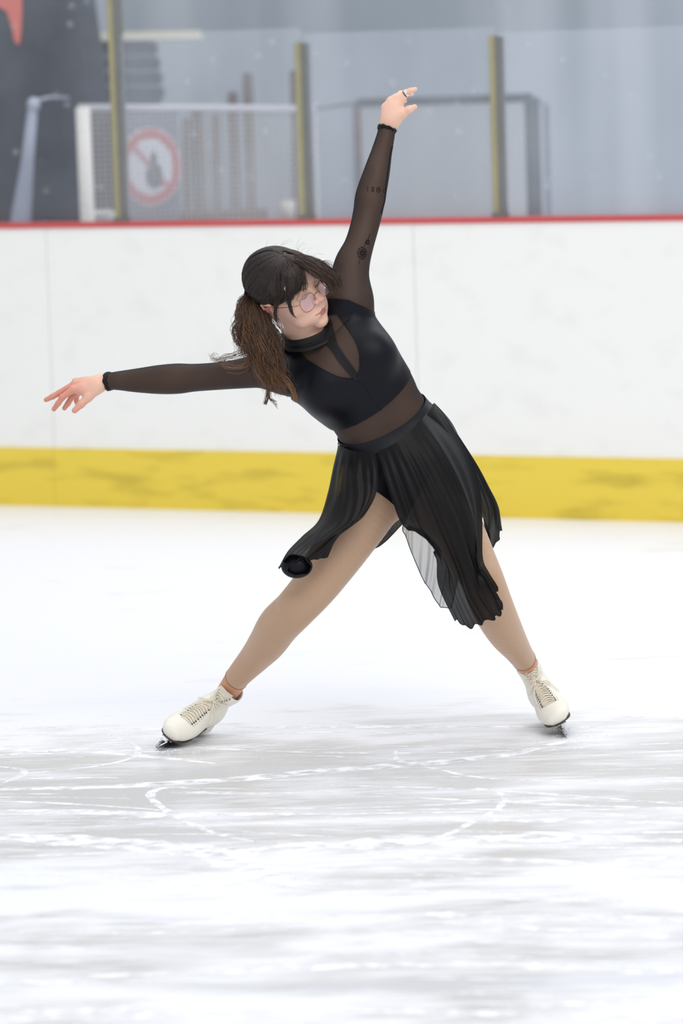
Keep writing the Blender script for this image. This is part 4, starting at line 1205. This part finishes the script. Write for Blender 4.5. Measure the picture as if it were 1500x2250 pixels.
# wind-blown front left panel draped over the thigh
panel('left_front_skirt_panel', [
    [(747, 968, .06), (733, 1020, .02), (719, 1085, -.03), (699, 1143, -.09), (663, 1178, -.14), (632, 1212, -.17), (614, 1250, -.18)],
    [(757, 984, -.02), (748, 1035, -.07), (742, 1095, -.11), (725, 1145, -.15), (688, 1180, -.18), (650, 1212, -.20), (628, 1240, -.21)],
    [(780, 991, -.07), (778, 1045, -.11), (780, 1095, -.14), (765, 1145, -.17), (722, 1180, -.20), (690, 1205, -.21), (658, 1236, -.22)],
    [(802, 992, -.09), (808, 1045, -.12), (808, 1090, -.15), (788, 1135, -.18), (752, 1165, -.20), (720, 1198, -.21), (689, 1228, -.21)],
    [(822, 992, -.10), (829, 1040, -.13), (824, 1085, -.155), (800, 1128, -.18), (765, 1157, -.20), (738, 1190, -.205), (721, 1227, -.20)]],
    110, 90, M_chif, ruff=.003, freq=6, seed=8, wave=.004)
# curled lower corner of that panel
def curl():
    V = []; nu, nv = 34, 40; S = np.zeros((nv, nu, 3))
    for j in range(nv):
        a = j/(nv-1)
        th = -.4+a*5.6; r = (44-20*a)
        for i in range(nu):
            b = i/(nu-1)
            rr = r*(1-.15*b); cx, cy = 652-6*b, 1246+2*b
            rr *= 1+.07*math.sin(3.1*th)+.04*math.sin(7*th+4*b); x = cx+rr*math.cos(th-math.pi/2-.6)*.88; y = cy+rr*math.sin(th-math.pi/2-.6)*.66+math.sin(7*b+5*a)*.8
            S[j, i] = P(x, y, -.235+.085*b+.004*math.sin(9*a+4*b))
    Fc = np.array([(j*nu+i, j*nu+i+1, (j+1)*nu+i+1, (j+1)*nu+i) for j in range(nv-1) for i in range(nu-1)])
    o = link_mesh('curled_skirt_corner', S.reshape(-1, 3), Fc, M_chif, person)
    mb = MB(); mb.tube(S[:, 0], .0013, 6); mb.tube(S[0], .001, 6); mb.build('rolled_hem', M_black, o)
    # closing pouch of cloth behind the curl
    pr = [ell(P(652, 1245, -.200), (.040, .026, .030), None, .01)]
    v_, q_ = surface(pr, .003); link_mesh('curl_pouch', v_, q_, M_navy, o)
curl()
# big front right panel
panel('right_front_skirt_panel', [
    [(832, 990, -.105), (846, 1045, -.13), (864, 1103, -.145), (886, 1152, -.15), (925, 1170, -.15), (962, 1216, -.14), (968, 1278, -.13), (1008, 1357, -.12)],
    [(852, 982, -.11), (874, 1045, -.14), (894, 1103, -.155), (916, 1160, -.16), (950, 1200, -.16), (980, 1250, -.15), (990, 1300, -.14), (1022, 1376, -.13)],
    [(872, 970, -.11), (903, 1035, -.14), (930, 1100, -.155), (955, 1160, -.16), (980, 1210, -.16), (1003, 1260, -.15), (1020, 1310, -.14), (1055, 1372, -.13)],
    [(892, 955, -.10), (928, 1020, -.13), (962, 1090, -.145), (988, 1150, -.15), (1010, 1205, -.15), (1030, 1255, -.14), (1052, 1305, -.13), (1086, 1356, -.12)],
    [(912, 938, -.08), (952, 1003, -.11), (990, 1075, -.12), (1018, 1140, -.13), (1034, 1195, -.13), (1046, 1240, -.12), (1068, 1275, -.14), (1101, 1343, -.13)],
    [(930, 916, -.045), (972, 978, -.075), (1010, 1050, -.09), (1036, 1120, -.10), (1047, 1180, -.115), (1052, 1235, -.125), (1066, 1268, -.13), (1093, 1312, -.12)],
    [(948, 893, .045), (990, 942, .025), (1030, 1003, .0), (1050, 1075, -.03), (1053, 1150, -.07), (1053, 1225, -.105), (1066, 1258, -.12), (1088, 1292, -.115)]],
    200, 110, M_chif, ruff=.0035, freq=9, seed=11, wave=.0075, jag=.005)

# ================================================================== HAIR, GLASSES, SMALL THINGS
rh = np.random.RandomState(21)
# scalp shape under the strands
hp = []
def hhe(c, r, k=.02, sign=1):
    hp.append(ell(Hp(*c), r, HM, k, sign))
hhe((0, -.016, .050), (.077, .088, .080))
hhe((0, .046, .055), (.0595, .049, .050), .03)
hp.append(ell(P(584, 594, .015), (.044, .045, .040), None, .03))
hp.append(ell(P(616, 588, .00), (.048, .05, .036), None, .03))
# face opening: everything in front of the ears and under the hairline
hp.append((lambda p, q=None: -np.minimum.reduce([-(((p-H0)@np.linalg.inv(HM).T)[:, 1]-.030-.55*(((p-H0)@np.linalg.inv(HM).T)[:, 2]-.03)), -(((p-H0)@np.linalg.inv(HM).T)[:, 2]-.082)])*-1*-1, H0-.2, H0+.2, .01, 0))
hp.pop()
SV, SQ = surface(hp, .0028)
hl = (SV-H0)@np.linalg.inv(HM).T
# hairline: cut by a curved sheet in head space
fh = -(hl[:, 1]-(.016+.022*np.clip(hl[:, 2]/.02, 0, 1)+.80*np.clip(hl[:, 2]-.012, 0, 1)+.022*np.clip((-hl[:, 0]-.025)/.015, 0, 1)*np.clip(hl[:, 2]/.02, 0, 1)-.9*np.clip(-hl[:, 2]-.02, 0, 1)))
fh = np.minimum(fh, hl[:, 2]+.060)
ST = np.vstack([SQ[:, [0, 1, 2]], SQ[:, [0, 2, 3]]])
SV2, ST2 = clip(SV, ST, fh)
DK = np.array(srgb(46, 35, 31)); MD = np.array(srgb(74, 52, 38)); LT = np.array(srgb(128, 88, 54)); BL = np.array(srgb(22, 19, 20))
link_mesh('hair_base', SV2, ST2, M_hair, person, cols=np.tile(BL*1.2, (len(SV2), 1)))
hairform = hp
def strands(mb, guides, n, r, wig=.0015, wf=5, tip=(DK, MD), mid=None, onhead=None, spread=.003, npt=16, rt=.35, tj=.08, push=0):
    """n strands interpolated between the guide curves (lists of (px,py,dy))"""
    Gd = np.array([catmull([P(*q) for q in g], npt) for g in guides])
    if onhead is not None:
        pass
    for _ in range(n):
        s = rh.rand()*(len(Gd)-1); i = min(int(s), len(Gd)-2); f = s-i
        c = Gd[i]*(1-f)+Gd[i+1]*f
        t = np.linspace(0, 1, npt)[:, None]
        off = rh.normal(0, spread, 3)
        cl = int(s*4)*7.31+ (1.7 if rh.rand() < .5 else 0); ph = np.array([cl, cl*1.7+1, cl*2.3])+rh.normal(0, .35, 3); fr = wf*(.85+.3*((cl*.37) % 1)+.06*rh.rand())
        w = wig*(.7+.6*rh.rand())
        c = c+off*(.35+.9*t)+w*np.concatenate([np.sin(fr*t*6.28/2+ph[0]), np.sin(fr*t*6.28/2+ph[1]), np.sin(fr*t*6.28/2+ph[2])], 1)*np.clip(t*2, 0, 1)
        if onhead is not None:
            d = sdf_eval(hairform, c); m_ = (d < onhead+.02)
            cs = snap(hairform, c, onhead*(.3+1.2*rh.rand()), 3)
            kf = np.clip((1-t*0), 0, 1); bad = ~np.isfinite(cs).all(1); cs[bad] = c[bad]
            c = np.where(m_[:, None], cs, c)
        if push:
            for _k in range(2):
                d = sdf_eval(head, c); b_ = d < push
                if b_.any():
                    a0 = c[b_]; g0 = np.stack([sdf_eval(head, a0+np.eye(3)[k]*.001)-sdf_eval(head, a0-np.eye(3)[k]*.001) for k in range(3)], -1)/.002
                    c[b_] = a0+g0*(push*(.8+.8*rh.rand())-d[b_])[:, None]
        c = catmull(c[:max(5, int(npt*(1-tj*3*rh.rand())))], npt)
        a = rh.rand()*.5+.5*t; br = .65+.7*rh.rand()
        col = (tip[0]*(1-a)+tip[1]*a)*br
        mb.tube(c, r*(.8+.5*rh.rand())*(1-(1-rt)*t[:, 0]**2), 4, cap=False, col=col)
top = (618, 572)
hair = MB()
# crown swept back-left to the tie, and down over the side of the head
d0 = -.085
strands(hair, [[(622, 572, d0), (600, 560, -.07), (570, 575, -.05), (549, 604, -.01), (552, 640, .02)],
               [(622, 572, d0), (600, 578, d0), (572, 598, -.075), (556, 622, -.05), (554, 644, -.01)],
               [(622, 573, d0), (606, 594, d0), (585, 618, -.085), (566, 636, -.07), (556, 648, -.03)],
               [(626, 575, d0), (618, 610, d0), (604, 642, -.085), (584, 654, -.07), (560, 654, -.03)],
               [(632, 577, d0), (632, 620, d0), (622, 655, -.09), (600, 668, -.07), (566, 664, -.03)]], 760, .0008, wig=.0012, tip=(DK*.8, DK), onhead=.002, spread=.0035, push=.003)
strands(hair, [[(612, 550, -.02), (585, 552, -.02), (556, 572, -.01), (543, 600, .0), (547, 630, .02)], [(622, 571, -.08), (598, 556, -.06), (566, 572, -.04), (547, 602, -.01), (552, 640, .02)]], 160, .0008, tip=(DK*.8, DK), onhead=.0015, spread=.003)
strands(hair, [[(640, 549, -.01), (622, 546, -.01), (600, 550, .0), (572, 562, .02)], [(660, 562, -.04), (640, 556, -.06), (615, 560, -.07), (585, 566, -.06)]], 110, .0008, tip=(DK*.8, DK), onhead=.0015, spread=.003)
# bangs sweeping right over the forehead, free at the end
strands(hair, [[(624, 571, -.085), (655, 566, -.10), (690, 577, -.11), (716, 596, -.11), (738, 612, -.10), (748, 640, -.095)],
               [(624, 571, -.085), (652, 570, -.105), (684, 585, -.12), (712, 606, -.125), (730, 622, -.115), (738, 654, -.10)],
               [(624, 571, -.085), (648, 574, -.11), (676, 592, -.125), (702, 610, -.13), (722, 630, -.12), (724, 650, -.11)]], 260, .0008, wig=.0012, tip=(DK, MD), spread=.0048, tj=.05, push=.006)
strands(hair, [[(640, 556, -.05), (662, 562, -.07), (696, 575, -.08), (722, 590, -.085), (740, 612, -.085), (747, 640, -.08)],
               [(630, 560, -.07), (655, 562, -.09), (692, 574, -.10), (718, 592, -.10), (738, 615, -.095), (744, 650, -.09)]], 150, .0008, wig=.0012, tip=(DK, MD*.9), spread=.0048, tj=.05, push=.006)
# temple side of the fringe
strands(hair, [[(626, 574, -.085), (622, 596, -.095), (618, 622, -.10), (612, 645, -.10), (604, 662, -.095)], [(622, 575, -.085), (612, 598, -.09), (606, 625, -.095), (600, 648, -.09), (590, 662, -.085)]], 200, .0008, wig=.0010, tip=(DK*.9, DK*1.1), spread=.005, push=.005)
strands(hair, [[(627, 574, -.085), (646, 580, -.11), (658, 600, -.125), (662, 622, -.13), (657, 642, -.13)],
               [(624, 575, -.085), (638, 592, -.11), (646, 618, -.12), (646, 642, -.125), (640, 660, -.125)],
               [(621, 577, -.085), (630, 605, -.10), (634, 636, -.115), (630, 660, -.115), (618, 674, -.11)]], 330, .0008, wig=.0010, tip=(DK, DK*1.2), spread=.0035, push=.005)
# thin fringe over the forehead
for ex, ey, mx, my in ((655, 640, 650, 600), (663, 648, 658, 604), (672, 650, 664, 606), (650, 652, 644, 606), (643, 655, 638, 610), (669, 634, 664, 600), (636, 660, 632, 612)):
    strands(hair, [[(626, 572, -.085), (mx-10, my-20, -.11), (mx, my, -.125), (ex-2, ey-20, -.13), (ex, ey, -.132)], [(628, 572, -.085), (mx-4, my-18, -.11), (mx+5, my, -.125), (ex+4, ey-22, -.13), (ex+5, ey-3, -.132)]], 26, .0007, wig=.0008, tip=(DK, DK*1.2), spread=.0022, push=.003)
# long strand framing the cheek and wisps at the ear
strands(hair, [[(628, 575, -.085), (634, 620, -.105), (632, 655, -.115), (638, 685, -.12), (655, 704, -.122)], [(630, 575, -.085), (640, 620, -.11), (638, 655, -.12), (641, 680, -.122), (648, 698, -.124)]], 60, .0007, wig=.0008, tip=(DK, DK*1.3), spread=.0020, push=.003)
strands(hair, [[(612, 600, -.09), (610, 650, -.10), (602, 680, -.10), (604, 700, -.095), (618, 716, -.09)], [(620, 600, -.09), (618, 650, -.105), (608, 680, -.105), (609, 700, -.10), (614, 712, -.09)]], 40, .0007, wig=.001, tip=(DK, MD), spread=.002)
strands(hair, [[(560, 640, -.05), (572, 664, -.07), (590, 672, -.08), (606, 672, -.09)], [(570, 630, -.06), (584, 655, -.08), (600, 664, -.09), (618, 664, -.1)]], 60, .0008, tip=(DK*.8, DK), onhead=.0015)
# flyaways
for _ in range(30):
    a = rh.uniform(-2.7, -.3); x = 628+72*math.cos(a); y = 606+58*math.sin(a); L_ = rh.uniform(10, 34)
    b = a+rh.uniform(-.9, .9); pts = [(x, y, -.02), (x+.5*L_*math.cos(b), y+.5*L_*math.sin(b), -.02), (x+L_*math.cos(b+.5), y+L_*math.sin(b+.5), -.01)]
    hair.tube(catmull([P(*q) for q in pts], 9), .00016, 4, cap=False, col=np.tile(MD, (9, 1)))
for k in range(7):
    pts = [(690+k, 575, -.1), (712+2*k, 578-k, -.1), (730+k, 592-k, -.1), (734+k, 606+k, -.095), (731, 622+k, -.09)]
    hair.tube(catmull([P(*q) for q in pts], 12), .0003, 4, cap=False, col=np.tile(DK, (12, 1)))
hair.build('hair', M_hair, person, label='dark brown hair pulled back with side-swept bangs')
tail = MB()
PT = [[(549, 640, .02), (528, 662, .0), (519, 700, -.02), (517, 740, -.04), (526, 775, -.06)],
      [(551, 642, .01), (534, 672, -.03), (532, 715, -.05), (540, 760, -.07), (560, 800, -.09), (575, 835, -.10)],
      [(553, 645, .0), (545, 690, -.05), (552, 735, -.08), (570, 785, -.10), (590, 830, -.11), (598, 868, -.11)],
      [(556, 648, -.01), (562, 695, -.07), (575, 745, -.10), (592, 795, -.12), (614, 835, -.12), (634, 866, -.12)],
      [(560, 650, -.01), (580, 695, -.07), (595, 735, -.10), (605, 775, -.11), (612, 815, -.12), (628, 848, -.12)],
      [(564, 655, -.02), (592, 700, -.07), (612, 735, -.09), (616, 765, -.10), (614, 795, -.11), (620, 820, -.12)]]
PT = [catmull(g, 9) for g in PT]
strands(tail, PT, 900, .00055, wig=.0052, wf=5, tip=(DK*1.3, MD*1.5), spread=.0065, npt=26, tj=.1)
strands(tail, PT[1:5], 420, .0005, wig=.0065, wf=6, tip=(MD, LT), spread=.009, npt=26, tj=.06)
# loose curls at the outside
for k in range(26):
    o = rh.normal(0, 2.2, 2); dd = -.06-.02*rh.rand()
    pts = [(530, 690, dd), (518, 715, dd), (520, 738, dd), (513, 735, dd), (511, 715, dd), (516, 690, dd), (528, 668, dd)][::-1]
    pts = [(548, 645, .0), (528, 668, -.03), (518, 690, -.05), (524, 705, -.05), (512, 722, -.06), (516, 742, -.06), (526, 758, -.06)]
    c = catmull([P(x+o[0]+rh.normal(0, 1), y+o[1]+rh.normal(0, 1), d_) for x, y, d_ in pts], 26); tail.tube(c, .0005, 4, cap=False, col=np.tile(MD*(.8+.8*rh.rand()), (26, 1)))
for k in range(20):
    o = rh.normal(0, 4.0, 2); dd = -.075-.02*rh.rand()
    pts = [(560, 745, -.08), (549, 762, dd), (536, 760, dd), (530, 772, dd), (516, 780, dd), (500, 782, dd), (484, 790, dd), (470, 790, dd), (465, 781, dd), (472, 776, dd), (482, 786, dd)]
    m_ = rh.randint(7, 12)
    c = catmull([P(x+o[0]+rh.normal(0, 1.2), y+o[1]+rh.normal(0, 1.2), d_) for x, y, d_ in pts[:m_]], 30); tail.tube(c, .0006*np.linspace(1, .5, 30), 4, cap=False, col=np.tile(MD*(.7+1.1*rh.rand()), (30, 1)))
for k in range(14):
    o = rh.normal(0, 4.2, 2); dd = -.085
    pts = [(562, 760, dd), (556, 780, dd), (545, 800, dd), (525, 808, dd), (500, 806, dd), (484, 798, dd), (495, 792, dd), (512, 795, dd)]
    m_ = rh.randint(5, 9)
    c = catmull([P(x+o[0]+rh.normal(0, 1.4), y+o[1]+rh.normal(0, 1.4), d_) for x, y, d_ in pts[:m_]], 30); tail.tube(c, .0005, 4, cap=False, col=np.tile(LT*(.5+.6*rh.rand()), (30, 1)))
for k in range(34):
    o = rh.normal(0, 2.0, 2); dd = -.10
    pts = [(585, 800, -.11), (592, 830, dd), (598, 850, dd), (590, 862, dd), (592, 876, dd), (602, 884, dd), (608, 893, dd)] if k % 2 else [(575, 800, -.11), (582, 835, dd), (588, 855, dd), (586, 872, dd), (583, 888, dd)]
    m_ = rh.randint(5, len(pts)+1)
    c = catmull([P(x+o[0]+rh.normal(0, .8), y+o[1]+rh.normal(0, .8), d_) for x, y, d_ in pts[:m_]], 30); tail.tube(c, .00055, 4, cap=False, col=np.tile(MD*(.7+1.0*rh.rand()), (30, 1)))
for k in range(18):
    o = rh.normal(0, 3, 2); dd = -.125
    pts = [(596, 790, dd), (606, 815, dd), (628, 835, dd), (640, 850, dd), (648, 872, dd), (649, 880, dd)]
    c = catmull([P(x+o[0]+rh.normal(0, .8), y+o[1]+rh.normal(0, .8), d_) for x, y, d_ in pts], 30); tail.tube(c, .0006, 4, cap=False, col=np.tile(LT*(.6+.6*rh.rand()), (30, 1)))
tail.build('ponytail', M_hair, person, label='wavy ponytail turning light brown at the ends')
mb = MB(); cT = P(553, 646, .0); a_ = nrm(P(545, 665, -.02)-cT)
th = np.linspace(0, 6.283, 20, endpoint=False); u_ = nrm(np.cross(a_, (0, 1, 0))); w_ = np.cross(a_, u_)
mb.tube([cT+u_*.017*math.cos(t)+w_*.017*math.sin(t) for t in th], .004, 8, closed=True); mb.build('hair_tie', M_black, person)

# ---- face details
def fs(pts, off): return snap(head, np.array([Hp(*p) for p in pts]), off, 6)
for s in (-1, 1):
    ink = MB()
    # brow hairs
    for k in range(46):
        t = rh.rand(); x = .016+.032*t; z = .0315+.005*math.sin(t*2.6)+rh.normal(0, .0009); 
        q = fs([(s*x, .09, z), (s*(x+.003), .088, z+.0016), (s*(x+.006), .086, z+.0020)], .0008); ink.tube(q, .00022, 4, cap=False, col=np.tile(MD, (3, 1)))
    ink.build('eyebrow', M_hair, person)
for s in (-1, 1):
    mb = MB()
    lid = [(s*(.0165+.029*t), .095, .0095-.0030*math.sin(math.pi*t)+.002*t) for t in np.linspace(0, 1, 14)]
    q = fs(lid, .0004); mb.tube(q, .00085*np.sin(np.linspace(.35, 2.8, 14))+.0002, 6, col=np.tile(BL, (14, 1)))
    for k in range(16):
        t = .15+.85*k/15; b = fs([(s*(.0165+.029*t), .095, .0095-.0030*math.sin(math.pi*t)+.002*t)], .0004)[0]
        dv = HM@nrm([s*(.35+.5*t), .8, -.35]); mb.tube([b, b+dv*.004, b+dv*.0075+HM@np.array([0, 0, .0012])], [.00028, .00022, .0001], 4, cap=False, col=np.tile(BL, (3, 1)))
    mb.build('eyelashes', M_hair, person)
    mb = MB(); cE = Hp(s*.031, .0795, .0105); mb.ball(cE, .0108, 20, 14, rot=HM)
    o = mb.build('eyeball', simple('eye_white', srgb(225, 218, 214), .15, noise=.02), person)
# glasses
gl_ = empty('eyeglasses_tmp', (0, 0, 0)); bpy.data.objects.remove(gl_)
def lens_out(s, n=40):
    pts = []
    for a in np.linspace(0, 2*math.pi, n, endpoint=False):
        r = 1/(abs(math.cos(a))**2.5+abs(math.sin(a))**2.5)**(1/2.5)
        x = r*math.cos(a)*.0245; z = r*math.sin(a)*.0225
        x *= 1+.08*math.sin(a)
        pts.append((s*(.0360)+x, GY-abs(x+s*.0360)*.16, GZ+z))
    return pts
GY, GZ = .1050, -.0025
frm = MB()
for s in (-1, 1): frm.tube([Hp(*p) for p in lens_out(s)], .00085, 6, closed=True)
frm.tube([Hp(*p) for p in catmull([(-.0105, GY-.001, GZ+.004), (-.006, GY+.002, GZ+.008), (.006, GY+.002, GZ+.008), (.0105, GY-.001, GZ+.004)], 12)], .0008, 6)
for s in (-1, 1):
    frm.tube([Hp(*p) for p in catmull([(s*.0600, GY-.0095, GZ+.010), (s*.068, GY-.014, GZ+.012), (s*.0745, .070, GZ+.013), (s*.0770, .020, .010), (s*.0800, -.004, .020), (s*.080, -.020, .008)], 26)], .0009, 6)
    frm.tube([Hp(*p) for p in catmull([(s*.0095, GY-.002, GZ-.003), (s*.008, GY-.008, GZ-.006), (s*.0085, GY-.010, GZ-.012)], 8)], .0005, 5)
glasses = frm.build('eyeglasses', M_gold, person, label='thin wire glasses with large hexagonal lenses')
for s in (-1, 1):
    o_ = lens_out(s); n = len(o_); c_ = np.mean(o_, 0)+[0, .0012, 0]
    V = [Hp(*p) for p in o_]+[Hp(*c_)]+[Hp(p[0], p[1]-.0012, p[2]) for p in o_]+[Hp(c_[0], c_[1]-.0012, c_[2])]
    Fc = [(i, (i+1) % n, n) for i in range(n)]+[(n+1+(i+1) % n, n+1+i, 2*n+1) for i in range(n)]
    link_mesh('lens', V, Fc, M_lens, glasses)
# nose ring, earring, finger ring
mb = MB(); c_ = Hp(-.0130, .104, -.0225); mb.tube([c_+HM@np.array([.0008*math.cos(a), .0042*math.cos(a), .0042*math.sin(a)]) for a in np.linspace(0, 6.28, 20)], .0007, 6); mb.build('nose_ring', M_silver, person)
e0 = P(615, 699, -.088); ear = MB()
for i, (dx, dy, ln) in enumerate(((0, 0, 20), (4, 3, 21), (-3, 3, 19), (1, 8, 21), (5, 9, 15))):
    a = P(613+dx, 698+dy, -.092-.002*i); b = P(617+dx*1.3, 698+dy+ln, -.092-.002*i)
    ear.tube([a, a+(b-a)*.55, a+(b-a)*.85, b], [.0006, .0020, .0028, .0008], 8, flat=.4)
ear.tube([P(607, 690, -.088), P(613, 698, -.092)], .0007, 6)
ear.build('earring', M_silver, person, label='silver drop earring')
a = P(889.5, 206.5, hr-.003); b = P(895.5, 202, hr-.005); ax = nrm(b-a); u_ = nrm(np.cross(ax, (0, 1, 0))); w_ = np.cross(ax, u_)
V = []; n = 28
for s_, rr in ((0, .0086), (0, .0096), (.45, .0100), (.95, .0092), (.95, .0082)):
    V += [a+ax*(.0085*s_)+u_*rr*math.cos(t)+w_*rr*math.sin(t) for t in np.linspace(0, 6.2832, n, endpoint=False)]
Fc = [(i*n+k, i*n+(k+1) % n, (i+1)*n+(k+1) % n, (i+1)*n+k) for i in range(4) for k in range(n)]
rg = link_mesh('finger_ring', V, Fc, M_silver, person, label if False else None) if False else link_mesh('finger_ring', V, Fc, M_silver, person)
mb = MB(); mb.tube([a-ax*.0006+u_*.0094*math.cos(t)+w_*.0094*math.sin(t) for t in np.linspace(0, 6.2832, n, endpoint=False)], .0007, 6, closed=True); mb.build('black_band', M_black, rg)

# ---- tattoos seen through the sleeve (on the skin)
mb = MB()
def tat(pts, r=.0006, n=14): mb.tube(front_snap(body, catmull(pts, n), -.15, .0006), r, 5)
cx, cy = 796, 556
for k in range(8):
    a = k*math.pi/4; tat([(cx+2*math.cos(a), cy+2*math.sin(a)), (cx+7*math.cos(a-.25), cy+9*math.sin(a-.25)), (cx+9*math.cos(a), cy+12*math.sin(a)), (cx+7*math.cos(a+.25), cy+9*math.sin(a+.25)), (cx+2*math.cos(a), cy+2*math.sin(a))], .0008)
th = np.linspace(0, 6.2832, 24); tat([(cx+10*math.cos(a)-1, cy+13*math.sin(a)) for a in th], .0008, 48)
tat([(800, 542), (804, 534), (808, 528), (812, 514)], .0007); tat([(803, 533), (810, 536), (809, 527), (803, 533)], .0016)
tat([(791, 570), (789, 576), (787, 582)], .0006)
mb.build('flower_tattoo', M_ink, person)
mb = MB()
for x0 in (806, 818.5):
    tat([(x0-1, 412), (x0+1, 410.5), (x0+1.3, 421)], .0006, 8)
tat([(818.5, 411), (816, 413), (818.5, 416), (821, 413), (818.5, 411)], .0007, 16); tat([(818.5, 416), (815.5, 419), (818.5, 421.5), (821.5, 419), (818.5, 416)], .0007, 16)
tat([(831, 411.5), (827, 414), (831, 417), (835, 414), (831, 411.5)], .0008, 16); tat([(831, 417), (826.5, 419.5), (831, 422.5), (835.5, 419.5), (831, 417)], .0008, 16)
tat([(845.5, 416), (842, 417), (841.5, 420), (843, 423), (846, 423)], .0007, 16)
mb.build('number_tattoo', M_ink, person)
